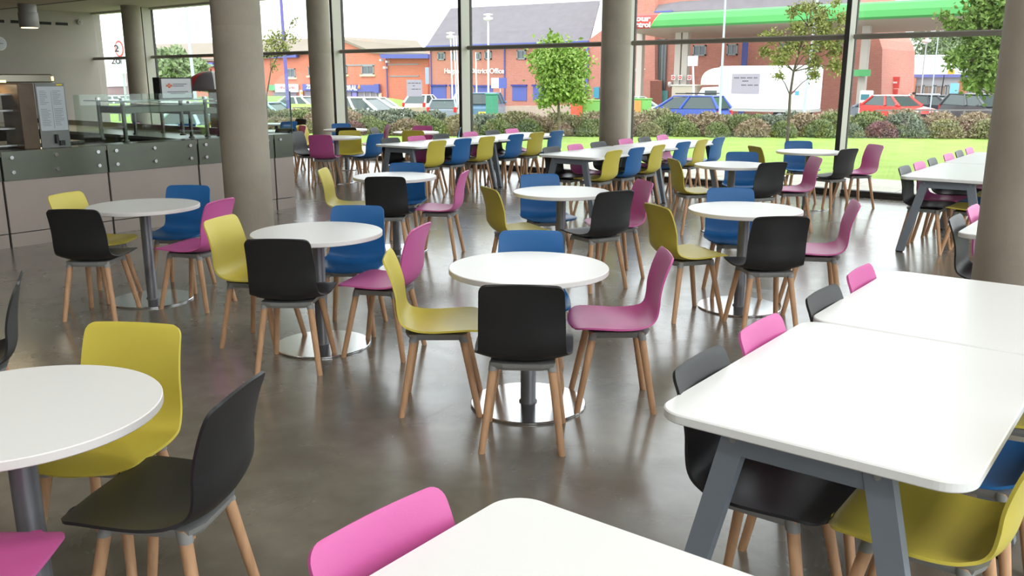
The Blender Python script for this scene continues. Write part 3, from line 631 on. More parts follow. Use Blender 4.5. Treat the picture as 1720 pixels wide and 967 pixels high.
# ---- buildings
BR1=brickmat('red_brick',(196,126,110),(186,114,98),(200,168,156)); BR2=brickmat('orange_brick',(216,128,100),(208,116,88),(212,160,140))
M_SLATE=mat('slate_roof',(124,118,124),.8,noise=.12,scale=1.5); M_TAN=mat('tan_roof',(148,136,122),.8,noise=.08,scale=1)
M_BLUEP=mat('blue_paint',(92,102,176),.5); M_WIN=mat('dark_window',(74,84,92),.15,spec=.8); M_WF=mat('window_frame',(150,154,156),.5)
def bprism(lst,y0,y1): # polygon of (u,v) surveyed on plane y0, extruded to y1
    pts=[onY(u,v,y0) for u,v in lst]; n=len(pts); mb=MB(); vs=[(q.x,y0,q.z) for q in pts]+[(q.x,y1,q.z) for q in pts]
    mb.add(vs,[tuple(range(n)),tuple(range(2*n-1,n-1,-1))]+[(i,(i+1)%n,n+(i+1)%n,n+i) for i in range(n)]); return mb
def wrect(u0,v0,u1,v1,Y,th): a=onY(u0,v0,Y); c=onY(u1,v1,Y); b_=onY(u0,v1,Y); return MB().box(((a.x+c.x)/2,Y-th/2,(a.z+b_.z)/2),(abs(c.x-a.x),th,abs(a.z-b_.z)))
def bwindow(u0,v0,u1,v1,Y,par,frame=M_WF,glass=M_WIN,sill=None,nv=2):
    a=onY(u0,v0,Y); c=onY(u1,v0,Y); b_=onY(u0,v1,Y); w,h=c.x-a.x,a.z-b_.z; cx0,cz=(a.x+c.x)/2,(a.z+b_.z)/2
    f=MB()
    for s in(-1,1): f.box((cx0+s*(w/2-.05),Y-.05,cz),(.1,.1,h)).box((cx0,Y-.05,cz+s*(h/2-.05)),(w,.1,.1))
    for k in range(1,nv): f.box((cx0-w/2+w*k/nv,Y-.04,cz),(.07,.08,h))
    fo=f.build('window',frame,par); g=MB().box((cx0,Y-.02,cz),(w-.1,.03,h-.1)).build('pane',glass,fo)
    if sill: MB().box((cx0,Y-.1,cz-h/2-.1),(w+.4,.2,.2)).build('sill',sill,fo)
of=empty('office_building',(0,0,0),0,'long red brick office with slate roof and blue shutters across the road','building')
q=onY(722,190,62); 
bprism([(722,196),(1012,200),(1012,66),(722,77)],62,70).build('wall',BR1,of)
bprism([(986,200),(1100,204),(1100,-60),(1046,-60),(1012,50),(986,69)],61.4,70).build('gable_wall',BR1,of)
bprism([(1100,204),(1479,212),(1482,82),(1477,66),(1446,14),(1446,-30),(1100,0)],62,70).build('wall',BR1,of)
def roofq(e0,e1,r1,r0,ye,yr,name,M,par):
    P_=[onY(*e0,ye),onY(*e1,ye),onY(*r1,yr),onY(*r0,yr)]; vs=[tuple(a) for a in P_]+[(a.x,a.y,a.z-.25) for a in P_]
    MB().add(vs,[(0,1,2,3),(7,6,5,4),(0,4,5,1),(1,5,6,2),(2,6,7,3),(3,7,4,0)]).build(name,M,par)
roofq((716,77),(990,69),(1008,1),(757,14),61.5,67,'roof',M_SLATE,of)
roofq((1100,20),(1446,6),(1446,-120),(1130,-60),61.2,67,'roof',M_SLATE,of)
wrect(716,77,989,79.5,61.4,.12).build('gutter',M_BLUEP,of); wrect(1100,19,1130,21.5,61.1,.12).build('gutter',M_BLUEP,of)
for u in(724,847,985,1248): wrect(u,80 if u<1000 else 66,u+1.6,196,61.95 if u<985 else 61.3,.08).build('drainpipe',M_BLUEP,of)
for r in[(736,88,748,101),(760,87,766,101),(799,88,808,101),(815,86,826,100),(869,84,884,100),(900,84,912,100),(963,82,976,97),(1165,76,1187,94),(1222,74,1240,93),(1310,72,1325,88),(1365,72,1380,88),(1405,70,1416,88)]: bwindow(*r,62,of)
for r in[(726,142,750,168),(757,142,768,168),(796,143,828,168),(861,142,885,169),(896,142,922,169),(965,142,978,169)]:
    s=wrect(r[0],r[1]+2.5,r[2],r[3],62,.05).build('shutter',M_BLUEP,of); wrect(r[0]-1,r[1],r[2]+1,r[1]+2.5,62,.2).build('shutter_box',mat('dark_blue_paint',(54,62,150),.5),s)
bwindow(1100,66,1121,160,61.9,of,mat('slot_frame',(96,100,104),.4),M_WIN,nv=4)
wrect(1100,152,1121,175,61.8,.1).build('entrance_board',mat('teal_board',(110,196,196),.6),of)
wrect(998,146,1007,165,61.3,.1).build('notice_board',mat('teal_notice',(70,150,176),.6),of)
# lean-to porch
bprism([(1040,204),(1092,204),(1092,136),(1084,134),(1062,158),(1040,160)],59.5,61.3).build('porch',BR1,of)
q=onY(747,120,61.9); q2=onY(847,120,61.9)
def wtext(body,u0,u1,vm,Y,hpx,M,par,name='lettering',bold=.01):
    a=onY(u0,vm,Y); c=onY(u1,vm,Y); d=dep((a+c)/2); size=hpx*d/F*1.35
    o=text(name,body,size,M,Matrix.Identity(4),par,.02,bold=bold); xs=[v.co.x for v in o.data.vertices]; w=max(xs)-min(xs); k=(c.x-a.x)/w
    o.data.transform(Matrix.Translation(((a.x+c.x)/2,Y-.02,(a.z+c.z)/2))@Matrix.Rotation(math.atan2(c.z-a.z,c.x-a.x),4,'Y').inverted()@Matrix.Rotation(PI/2,4,'X')@Matrix.Diagonal((k,1,1,1))@Matrix.Translation((-(max(xs)+min(xs))/2,0,0))); return o
wtext('Harpurhey District Office',747,847,119.5,61.9,8.5,M_WHITE,of)
wtext('NORTHCITY LIBRARY',1066,1084,117,61.3,3,M_WHITE,of) if False else None
wrect(1066,115.5,1084,117,61.35,.05).build('small_lettering',M_WHITE,of); wrect(1066,118.5,1079,119.8,61.35,.05).build('small_lettering',M_WHITE,of)
for u,v in((1077,144),(1089,144),(1126,142)): 
    a=onY(u,v,61.3 if u<1100 else 61.9); MB().lathe((a.x,a.y-.1,a.z-.2),[(.06,0),(.16,.12),(.14,.38),(.05,.42)],12).build('wall_lamp',M_WHITE,of)
# shops
sh=empty('shop_building',(0,0,0),0,'orange brick two storey shops with tan roof and blue signs','building')
bprism([(425,200),(719,198),(719,92),(625,88),(621,84),(576,66),(520,84),(480,92),(425,96)],66,76).build('wall',BR2,sh)
bprism([(250,205),(425,200),(425,96),(250,96)],68,76).build('wall',BR2,sh)
roofq((572,64),(622,85),(720,81),(560,62.2),65.6,69,'roof',M_TAN,sh)
roofq((622,85),(719,90),(700,68),(575,62),65.7,71,'roof',M_TAN,sh)
roofq((425,96),(522,85),(560,64),(440,66),65.5,71,'roof',M_TAN,sh); roofq((250,99),(425,99),(425,70),(262,74),67.5,74,'roof',M_TAN,sh)
bprism([(640,98),(719,98),(719,91),(637,91)],65.0,66.2).build('blue_eaves',M_BLUEP,sh); wrect(445,92,502,98,65.9,.4).build('blue_eaves',M_BLUEP,sh); wrect(300,106,362,113,67.9,.4).build('blue_eaves',M_BLUEP,sh)
wrect(576,108.5,630,111,66,.06).build('stone_band',M_WF,sh); wrect(652,107.5,704,109.5,66,.06).build('stone_band',M_WF,sh); wrect(655,127,704,129,66,.06).build('stone_band',M_WF,sh)
for r in[(481,115,496,130),(518,112,524,127),(573,110,583,125),(608,110,628,125)]: bwindow(*r,66,sh,sill=mat('cream_sill',(236,220,180),.7))
wrect(650,98,652,190,65.9,.1).build('drainpipe',M_BLUEP,sh)
M_SHOPW=mat('shop_window',(150,140,152),.3)
a=wrect(574,153,640,172,66,.08).build('shop_front',M_SHOPW,sh)
for u in(580,590,600,612,622,632): wrect(u,153,u+1.2,172,65.9,.06).build('mullion',M_BLUEP if u<604 else M_WHITE,sh)
wrect(592,155,600,170,65.85,.05).build('window_poster',mat('lilac_poster',(150,140,210),.6),sh)
s1=wrect(572,142.5,636,153.5,65.9,.3).build('shop_sign',M_BLUEP,sh); s2=wrect(631,141,639,156,65.8,.25).build('projecting_sign',M_BLUEP,sh)
wtext('ORAL',578.5,600,148,65.58,8,M_WHITE,sh,bold=.03); fl=onY(603.5,147,65.6); MB().lathe((fl.x,fl.y,fl.z-.2),[(.03,0),(.2,.15),(.12,.35),(.03,.55)],10).build('flame_mark',mat('flame_orange',(240,160,70),.5),sh)
wrect(511,141,531,152,65.9,.3).build('shop_sign',M_BLUEP,sh); wtext('ZI',514.5,522,146,65.58,7,M_WHITE,sh,bold=.03); wrect(512,152,531,172,66,.08).build('shop_front',M_SHOPW,sh)
wrect(465,141,502,154.5,65.9,.3).build('shop_sign',M_WHITE,sh); wrect(455,142.5,465,152,65.9,.3).build('shop_sign',mat('green_sign',(110,184,130),.6),sh)
mb=MB()
rr=random.Random(9)
for k in range(11):
    a=onY(470+k*2.4,147.5+rr.uniform(-1,.6),65.58); mb.box((a.x,a.y,a.z),(.09*(1+k%2),.03,.22*rr.uniform(.6,1.3)))
mb.build('red_sign_script',mat('sign_red',(236,110,110),.6),sh)
wrect(460,155,500,172,66,.08).build('shop_front',M_SHOPW,sh); wrect(504,151,510,170,65.9,.1).build('poster_column',M_WHITE,sh); wrect(505,154,509,158,65.78,.05).build('orange_poster',mat('poster_orange',(250,170,80),.6),sh)
wrect(637,156,642,175,65.9,.1).build('poster_column',mat('poster_pale',(250,224,196),.6),sh)
for u,v in((641,101),(651,103.5),(647,113.5)):
    a=onY(u,v,65.6); MB().box((a.x,a.y,a.z),(.25,.4,.2)).build('security_camera',M_WHITE,sh)
wrect(715,113,722,141,64.8,.1).build('banner',mat('banner_pale',(170,184,206),.6),sh)
lf=empty('white_building',(0,0,0),0,'low white and grey building at the far left beyond the lawn','building')
bprism([(140,190),(212,188),(212,118),(163,104),(140,104)],70,76).build('wall',mat('grey_render',(186,178,176),.8),lf); bprism([(150,146),(208,145),(208,139),(150,139.5)],69.5,70).build('white_fascia',M_WHITE,lf)
bprism([(150,167),(208,166),(208,146),(150,147)],69.8,70).build('shop_front',mat('brown_front',(142,118,116),.6),lf)
# retail shed far right
rs=empty('retail_building',(0,0,0),0,'low white retail building with blue fascia at the far right','building')
bprism([(1470,175),(1720,178),(1720,88),(1640,92),(1540,92),(1478,98),(1470,110)],94,104).build('white_roof',mat('bright_sheet',(236,238,240),.6),rs)
bprism([(1470,175),(1720,178),(1720,128),(1470,128)],92,94).build('grey_front',mat('front_grey',(176,176,178),.6),rs)
wrect(1505,125,1720,130,91.9,.3).build('blue_fascia',mat('fascia_blue',(112,116,178),.6),rs)
for k in range(9): bwindow(1532+k*20,143,1550+k*20,166,91.9,rs,M_WF,mat('retail_glass',(150,132,118),.3),nv=2)
wrect(1523,131,1536,165,91.6,.5).build('brick_pier',BR2,rs); wrect(1524,136,1527,150,91.05,.1).build('blue_banner',M_BLUEP,rs)
wrect(1593,117,1603,124.5,91.8,.2).build('orange_sign',mat('orange_panel',(246,178,70),.6),rs)
wrect(1478,117,1514,124,90.8,.4).build('green_canopy',mat('green_fascia',(110,170,140),.6),rs)
wrect(1507,142,1524,165,91.6,.5).build('brick_front',BR2,rs)
# petrol station canopy
cn=empty('petrol_canopy',(0,0,0),0,'green and red petrol station canopy on pale posts across the road','canopy')
A=onY(1034,25,53); zt,zb=5.66,4.73
def fas(x0,x1,name,M,sk0=0,sk1=0):
    pr=[(53.25,zb),(53.05,zb+.12),(52.98,(zt+zb)/2),(53.05,zt-.12),(53.25,zt)]
    vs=[];n=len(pr)
    for x,sk in((x0,sk0),(x1,sk1)): vs+=[(x+sk*((z-zb)/(zt-zb)),y,z) for y,z in pr]
    vs+=[(x0,53.6,zb),(x0,53.6,zt),(x1,53.6,zb),(x1,53.6,zt)]
    return MB().add(vs,[(i,n+i,n+i+1,i+1) for i in range(n-1)]+[tuple(range(n))+(2*n+1,2*n),tuple(range(2*n-1,n-1,-1))+(2*n+2,2*n+3)],0,False).build(name,M,cn)
xr=onY(1100,40,53).x; xe=onY(1760,30,53).x
fas(A.x,xr-.45,'red_fascia',mat('fascia_red',(228,84,80),.5),0,.75); fas(xr-.42,xe,'green_fascia',mat('canopy_green',(96,186,104),.5),.75,0); fas(xr-.45,xr-.42,'yellow_stripe',mat('stripe_yellow',(226,226,120),.5),.75,.75)
mb=MB(); vs=[(A.x,53.3,zb),(xe,53.3,zb),(xe,60.5,4.33),(A.x,60.5,4.33),(A.x,53.3,zb+.7),(xe,53.3,zb+.7),(xe,60.5,zb+.7),(A.x,60.5,zb+.7)]
mb.add(vs,[(3,2,1,0),(4,5,6,7),(0,1,5,4),(1,2,6,5),(2,3,7,6),(3,0,4,7)]).build('soffit',mat('soffit_tan',(214,196,176),.7),cn)
for u in(1075,1139,1151,1450): 
    a=at(u,F*2.6/60,GZ); a=onY(u,120,56.5); MB().box((a.x,56.5,(GZ+4.6)/2),(.42,.42,4.6-GZ)).build('post',mat('post_pale',(206,196,186),.6),cn)
wtext('bour',1060.5,1093,31.5,52.93,9,M_WHITE,cn,bold=.015); wtext('petrol',1061.5,1092.5,41.8,52.93,8.5,M_WHITE,cn,bold=.015)
wrect(1430,117,1462,128,55.9,.2).build('green_pump_sign',mat('pump_green',(90,180,110),.6),cn)
# kiosk boards and pumps
def simple(name,label,cat,parts,group=None):
    r=empty(name,(0,0,0),0,label,cat,group); first=None
    for nm,mb,M in parts: mb.build(nm,M,r)
    xs=[v for nm,mb,M in parts for v in mb.v]; c=Vector((sum(v[0] for v in xs)/len(xs),sum(v[1] for v in xs)/len(xs),min(v[2] for v in xs)))
    for ch in [o for o in bpy.data.objects if o.parent==r]: ch.data.transform(Matrix.Translation(-c))
    r.location=c; return r
M_SR=mat('sign_red2',(226,90,84),.5)
for k,u in enumerate((1131,1142.5,1158)):
    a=onY(u,130,56.0); simple('road_sign','white square no entry sign by the canopy posts, %s of three'%['leftmost','middle','rightmost'][k],'road sign',[('plate',MB().box((a.x,56.0,a.z),(.27*1.1,.03,.32)),M_WHITE),('red_disc',MB().tube((a.x,55.98,a.z),(a.x,55.96,a.z),.115,.115,24),M_SR),('white_bar',MB().box((a.x,55.95,a.z),(.15,.01,.035)),M_WHITE),('pole',MB().tube((a.x,56.05,GZ),(a.x,56.05,a.z),.03,.03,8),M_WF)],'no entry signs by the canopy')
a=onY(1456,155,52); simple('fuel_pump','white fuel pump with screen under the green canopy','fuel pump',[('body',MB().box((a.x,52,(GZ+.9)/2),(.6,.5,.9-GZ),bev=.04),M_WHITE),('screen',MB().box((a.x,51.74,.55),(.44,.02,.3)),mat('pump_screen',(70,130,140),.3)),('hose',MB().path([(a.x+.33,52,.6),(a.x+.42,51.9,0),(a.x+.34,51.8,-.4)],[.03,.03,.03],8),M_BLACK)])
a=onY(1420,155,52); simple('fuel_pump','grey fuel pump beside the white lorry tail','fuel pump',[('body',MB().box((a.x,52,(GZ+1.1)/2),(.5,.5,1.1-GZ),bev=.04),mat('pump_grey',(150,150,146),.5)),('screen',MB().box((a.x,51.74,.7),(.3,.02,.3)),MATS['pump_screen']),('hose',MB().path([(a.x+.28,52,.6),(a.x+.36,51.9,0),(a.x+.28,51.8,-.4)],[.03,.03,.03],8),M_BLACK)])
a=onY(1152,150,50); simple('utility_cabinet','beige cabinet box standing behind the blue car','cabinet',[('body',MB().box((a.x,50,.1),(.75*2,.8,2.1),bev=.03),mat('cab_beige',(190,178,160),.7)),('lid',MB().box((a.x,50,1.17),(1.6,.9,.08)),mat('cab_lid',(214,206,190),.7))])
# poles and lamps
def pole(u0,v0,u1,v1,d,wpx,name,label,cat,M,head=None,z0=GZ,group=None):
    b_=at(u1,d,z0); t=ray(u0,v0)*d; t.z+=EYE; r=wpx*d/F/2; ex=(t-b_).normalized()
    parts=[('shaft',MB().tube(b_,t,r*1.15,r*.85,12),M),('base_plate',MB().tube(b_,b_+Vector((0,0,.25)),r*2.0,r*1.8,12),M)]
    if head=='top': parts.append(('lamp_head',MB().lathe(t,[(.04,-.1),(.1,.0),(.3,.06),(.31,.2),(.12,.24),(.12,.32),(.3,.36),(.3,.42),(.05,.46)],16),M_WHITE))
    if head=='board':
        parts.append(('board',MB().box((t.x,t.y-.05,t.z+.2),(.55,.05,.5)),M_WHITE))
    if head=='tolet': parts+= [('white_board',MB().box((t.x-.35,t.y-.05,t.z+.2),(.6,.04,.62)),M_WHITE),('blue_board',MB().box((t.x+.25,t.y-.05,t.z+.2),(.6,.04,.62)),M_BLUEP)]
    simple(name,label,cat,parts,group)
M_PUR=mat('purple_paint',(96,88,160),.5); M_PGREY=mat('galvanised',(176,184,192),.5,metal=.2)
pole(468,-60,482,215,42,5.6,'lamp_post','thick purple lamp post right of the thick column','lamp post',M_PUR)
pole(307,-30,328,210,38,5.5,'lamp_post','grey steel lamp post outside the left window','lamp post',M_PGREY)
pole(1220,-30,1212,215,34,4,'lamp_post','tall thin grey lamp post in front of the lorry','lamp post',M_PGREY)
pole(1375,-20,1352,215,36,4.5,'lamp_post','pale grey lamp post behind the thin sparse tree','lamp post',M_PGREY)
pole(820,35,820,178,58,3,'street_lamp','white topped lamp post by the office lettering','street lamp',M_WHITE,'top')
pole(757,65,760,180,64,2.4,'street_lamp','white topped lamp post left of the flagpoles','street lamp',M_WHITE,'top')
pole(799,88,801,170,66,2.2,'street_lamp','slim white post right of the middle mullion','post',M_WHITE)
pole(762,60,768,182,50,2.4,'flagpole','white flagpole, left of three left of the middle mullion','flagpole',M_WHITE,None,GZ,'white flagpoles')
pole(766,60,771,184,50,2.4,'flagpole','white flagpole, middle of three left of the mullion','flagpole',M_WHITE,None,GZ,'white flagpoles')
pole(770,60,773.5,186,50,2.0,'flagpole','white flagpole, right of three left of the mullion','flagpole',M_WHITE,None,GZ,'white flagpoles')
pole(1164,109,1170,190,46,3.6,'sign_post','white board on a white post behind the blue car','sign',M_WHITE,'board')
pole(840,145,842,190,55,1.3,'sale_board','small white and blue board on a post by the office','sign',M_WHITE,'tolet')
pole(1556,72,1548,185,62,2.4,'street_lamp','white topped lamp post by the red car','street lamp',M_PGREY,'top')
pole(1576,60,1567,190,42,1.9,'lamp_post','thin grey pole right of the red car','lamp post',M_PGREY)
pole(1586,126,1581,200,50,2.0,'sign_post','dark post with crossbars between the parked cars','post',M_DARK)
# twenty zone sign
a=ray(201,82)*40; a.z+=EYE
simple('speed_sign','white twenty zone speed sign behind the left window column','road sign',[('plate',MB().box((a.x,a.y,a.z-.35),(.98,.03,1.45)),mat('sign_white',(226,232,240),.5)),('red_ring',MB().tube((a.x,a.y-.02,a.z),(a.x,a.y-.03,a.z),.36,.36,32),mat('ring_red',(226,60,60),.5)),('white_disc',MB().tube((a.x,a.y-.03,a.z),(a.x,a.y-.04,a.z),.28,.28,32),M_WHITE),('post',MB().tube((a.x,a.y+.05,GZ),(a.x,a.y+.05,a.z-.3),.05,.05,10),M_PGREY)])
r=bpy.data.objects[ [o.name for o in bpy.data.objects if o.name.startswith('speed_sign')][-1] ]; off=r.location
for body,z,s in(('20',a.z-.0,.42),('ZONE',a.z-.56,.3)):
    o=text('lettering',body,s,M_BLACK,Matrix.Translation((a.x-off.x,a.y-.05-off.y,z-off.z))@Matrix.Rotation(R_(30),4,'Z')@Matrix.Rotation(PI/2,4,'X'),r,.004,bold=.01)
# low rail fence and wall behind the planting
def strip(u0,u1,d,z0,z1,n,name,label,cat,M):
    a=at(u0,d[0],0); b_=at(u1,d[1],0); dr=(b_-a); L_=dr.length; an=math.atan2(dr.y,dr.x); parts=[]
    mid=(a+b_)/2
    for z in(z1,(z0+z1)/2): parts.append(('rail',MB().box((mid.x,mid.y,z),(L_,.04,.05),rz=an),M))
    for k in range(n+1): q=a+dr*k/n; parts.append(('fence_post',MB().box((q.x,q.y,(z0+z1)/2),(.06,.06,z1-z0),rz=an),M))
    simple(name,label,cat,parts)
strip(1475,1700,(33,33),GZ,.42,9,'rail_fence','thin grey rail fence beside the red car, behind the shrubs','fence',mat('rail_grey',(120,118,116),.5))
strip(175,345,(36,34),-.5,.28,8,'rail_fence','thin rail fence crossing the grass beyond the left windows','fence',MATS['rail_grey'])
strip(490,520,(40,40),GZ,.35,2,'rail_fence','short rail fence beside the window column left of the middle','fence',MATS['rail_grey'])
a=at(680,52,0); b_=at(1000,56,0); dr=b_-a
tag(MB().box(((a.x+b_.x)/2,(a.y+b_.y)/2,(GZ-.05)/2-.1),(dr.length,.3,abs(GZ)+.15),rz=math.atan2(dr.y,dr.x)).build('low_wall',mat('wall_stone',(196,176,160),.8,noise=.15,scale=3)),'low stone wall in front of the brick office','wall')
a=at(500,46,0); b_=at(300,46,0)
struct('ground_verge',MB().box(((a.x+b_.x)/2-8,(a.y+b_.y)/2+2,GZ+.1),(36,7,.5),rz=R_(38)),M_GRASS)
# ---- vehicles
def car(label,u,d,yaw,col,L_=4.1,Wd=1.72,H=1.48,style='hatch',z=GZ,group=None,stripes=False,bars=False,name='car'):
    c=at(u,d,z); r=empty(name,c,yaw,label,'van' if style=='van' else 'car',group)
    M=mat('car_paint_%d_%d_%d'%col,col,.28,coat=.5); MG=mat('car_glass',(66,80,80),.1,spec=.7); MT=mat('tyre',(34,34,36),.8); h=L_/2; k=H/1.48
    low=[(-h+.05,.25),(h-.05,.25),(h,.45),(h-.02,.62),(h-.25,.76),(h*.42,.92*k),(-h*.9,.95*k),(-h+.02,.85),(-h,.5)]
    if style=='hatch': gh=[(h*.42,.90*k),(h*.06,1.40*k),(-h*.62,1.44*k),(-h*.92,.95*k)]; 
    elif style=='mpv': gh=[(h*.55,.92*k),(h*.16,1.40*k),(-h*.78,1.44*k),(-h*.96,.95*k)]
    else: gh=[(h*.55,.92*k),(h*.25,1.40*k),(-h*.92,1.44*k),(-h*.98,.95*k)]
    def prof(pl,w0,w1,zlo,zhi,ins=.05):
        n=len(pl); cy0=sum(p[0] for p in pl)/n; cz=sum(p[1] for p in pl)/n; vs=[]
        for s,q in((-1,.95),(-1,1),(1,1),(1,.95)):
            for y,zz in pl:
                w=w0+(w1-w0)*(zz-zlo)/(zhi-zlo); x=s*(w if q<1 else w-ins); vs.append((x,cy0+(y-cy0)*(q if q<1 else 1),cz+(zz-cz)*(q if q<1 else 1)))
        return MB().add(vs,[tuple(range(n-1,-1,-1)),tuple(range(3*n,4*n))]+[(a_*n+i,a_*n+(i+1)%n,a_*n+n+(i+1)%n,a_*n+n+i) for a_ in range(3) for i in range(n)],0,False)
    prof(low,Wd/2,Wd/2-.03,.2,1).build('body',M,r)
    prof(gh,Wd/2-.06,Wd/2-.24,.9*k,1.45*k,.02).build('windows',MG,r)
    y1,y2=gh[1][0],gh[2][0]; MB().box((0,(y1+y2)/2-.02,1.45*k),(Wd-.42,y1-y2+.1,.06),bev=.025).build('roof',mat('white_roof_paint',(244,244,244),.3) if stripes else M,r)
    pl=MB()
    for s in(-1,1):
        wb,wt=Wd/2-.07,Wd/2-.235
        for (a0,a1) in((gh[0],gh[1]),(gh[3],gh[2]),((gh[0][0]*.1+gh[3][0]*.1-.05,.93*k),((y1+y2)/2+.15,1.43*k))): pl.tube((s*wb,a0[0],a0[1]),(s*wt,a1[0],a1[1]),.085,.06,6)
    pl.build('pillars',M,r)
    for sy in(h*.62,-h*.62):
        for s in(-1,1):
            wv=MB().tube((s*(Wd/2-.2),sy,.31),(s*(Wd/2+.01),sy,.31),.31,.30,24).build('wheel',MT,r); MB().tube((s*(Wd/2),sy,.31),(s*(Wd/2+.02),sy,.31),.19,.17,16).build('hub',mat('alloy',(190,190,194),.3,metal=.8),wv)
    for s in(-1,1):
        MB().box((s*(Wd/2-.28),h-.10,.66),(.34,.2,.16),bev=.04).build('headlight',mat('headlamp',(226,230,232),.15),r)
        MB().box((s*(Wd/2-.12),-h+.06,.86),(.18,.14,.3),bev=.03).build('tail_light',mat('tail_red',(206,50,46),.3),r)
        MB().box((s*(Wd/2+.04),h*.36,.98*k),(.14,.1,.11),bev=.03).build('wing_mirror',M,r)
    MB().box((0,h-.0,.45),(Wd*.7,.04,.16)).build('grille',M_BLACK,r)
    MB().box((0,-h+.0,.62),(.52,.04,.12)).build('number_plate',mat('plate_yellow',(236,206,90),.5),r)
    if stripes:
        for s in(-1,1): MB().box((s*.22,h*.60,.865),(.26,h*.55,.02)).build('bonnet_stripe',M_WHITE,r).rotation_euler=(R_(-9),0,0)
    if bars:
        b0=MB()
        for s in(-1,1): b0.tube((s*.6,y2+.1,1.56*k),(s*.6,y1-.1,1.56*k),.025,.025,8)
        b0.build('roof_bars',M_BLACK,r)
    return r
VY=R_(38.23)
car('blue people carrier with roof bars in front of the white lorry',1152,44,R_(92),(52,84,176),4.35,1.78,1.72,'mpv',bars=True)
car('white car seen from the side behind the shrubs, left of centre',612,45,R_(-78),(236,238,240),4.4,1.75,1.66,'mpv')
car('white car partly behind the nearer white car by the shops',636,54,R_(-70),(226,228,232),4.0,1.7,1.45)
car('small white hatchback with tail toward the window by the office',712,60,R_(20),(230,228,226),3.7,1.7,1.5)
car('grey hatchback parked beside a small white one by the office',748,51,R_(35),(140,150,160),4.0,1.74,1.42)
car('pale car half hidden by the flagpoles',780,66,R_(40),(214,220,228),4.0,1.74,1.48)
car('blue grey van with tail toward the window by the office',820,53,R_(30),(92,128,160),4.1,1.8,1.75,'van',name='van')
car('red small car with white bonnet stripes at right',1513,45,R_(180+62),(222,62,54),3.65,1.70,1.41,stripes=True,z=-.68)
car('dark car with silver glints parked behind the red striped one',1585,50,R_(180+70),(70,72,80),4.3,1.76,1.42,z=-.8)
car('dark grey estate car beside the right column',1655,44,R_(180+50),(84,88,92),4.3,1.8,1.56,'mpv',z=-.76)
car('silver car behind the dark parked ones at right',1570,60,R_(180+80),(214,218,224),4.2,1.75,1.45)
car('pale blue car behind the purple lamp post',455,42,R_(-70),(170,196,214),4.1,1.72,1.5)
car('white car behind the green grass verge by the shops',512,60,R_(-75),(230,232,234),4.1,1.72,1.4)
car('pale green car windscreen seen right of the window column',1075,52,R_(-80),(196,214,206),4.0,1.7,1.5)
car('blue silver car under the green petrol canopy',1472,50,R_(70),(176,186,200),4.0,1.7,1.45)
car('white car parked far left beyond the grass',205,62,R_(-70),(228,230,232),4.1,1.72,1.45)
car('white car parked beyond the grass behind the servery sign',285,58,R_(-70),(224,226,230),4.1,1.72,1.45)
car('pale blue car behind the grey block at the servery',352,33,R_(-60),(186,206,220),4.1,1.72,1.5)
# lorry
c=at(1290,51,GZ); tr=empty('box_lorry',c,0,'white box lorry with rounded cab roof behind the blue car','lorry')
lx=4.9/2+.3; 
MB().box((.1,0,2.0),(5.3,2.2,2.42),bev=.05).build('cargo_box',mat('lorry_white',(246,247,247),.4),tr)
MB().box((.1,0,.74),(5.4,2.1,.14)).build('chassis',mat('chassis_grey',(196,196,190),.6),tr)
cab=MB(); cw=1.0; pr=[(-2.6,.55),(-4.0,.55),(-4.12,1.2),(-3.6,2.0),(-2.6,2.05)]
n=len(pr); cab.add([(x,-cw,z) for x,z in pr]+[(x,cw,z) for x,z in pr],[tuple(range(n-1,-1,-1)),tuple(range(n,2*n))]+[(i,(i+1)%n,n+(i+1)%n,n+i) for i in range(n)]); cab.build('cab',M_WHITE,tr)
MB().box((-3.05,-1.01,1.55),(.75,.03,.55),bev=.005).build('cab_window',MATS['car_glass'],tr)
air=MB(); vs=[];fs=[]; NU,NV=12,10
for i in range(NU+1):
    a_=PI/2*i/NU
    for j in range(NV+1): y=-1.0+2.0*j/NV; vs.append((-2.55-1.35*math.sin(a_)**.8*(1-.15*(y)**4),y,2.15+1.0*math.cos(a_)**.7*(1-.1*y**4)))
for i in range(NU):
    for j in range(NV): o_=i*(NV+1)+j; fs.append((o_,o_+1,o_+NV+2,o_+NV+1))
o_=len(vs); vs+= [(-2.5,-1,2.15),(-2.5,1,2.15)]; fs+= [[i*(NV+1) for i in range(NU+1)]+[o_],[i*(NV+1)+NV for i in range(NU,-1,-1)]+[o_+1]]
air.add(vs,fs,0,True); air.build('cab_fairing',mat('fairing_cream',(240,236,224),.45),tr)
for x in(-3.4,1.2,2.0):
    for s in(-1,1): w_=MB().tube((x,s*.75,.42),(x,s*1.0,.42),.42,.42,24).build('wheel',MATS['tyre'],tr); MB().tube((x,s*1.0,.42),(x,s*1.02,.42),.2,.2,16).build('hub',MATS['alloy'],w_)
MB().box((2.55,0,1.9),(.08,2.1,2.3)).build('rear_door',mat('door_grey',(196,196,196),.5),tr)
MB().box((2.15,-1.115,1.72),(.22,.01,.22)).build('blue_label',mat('label_blue',(90,170,226),.5),tr); MB().box((1.92,-1.115,1.79),(.26,.01,.08)).build('pink_label',mat('label_pink',(240,120,170),.5),tr)
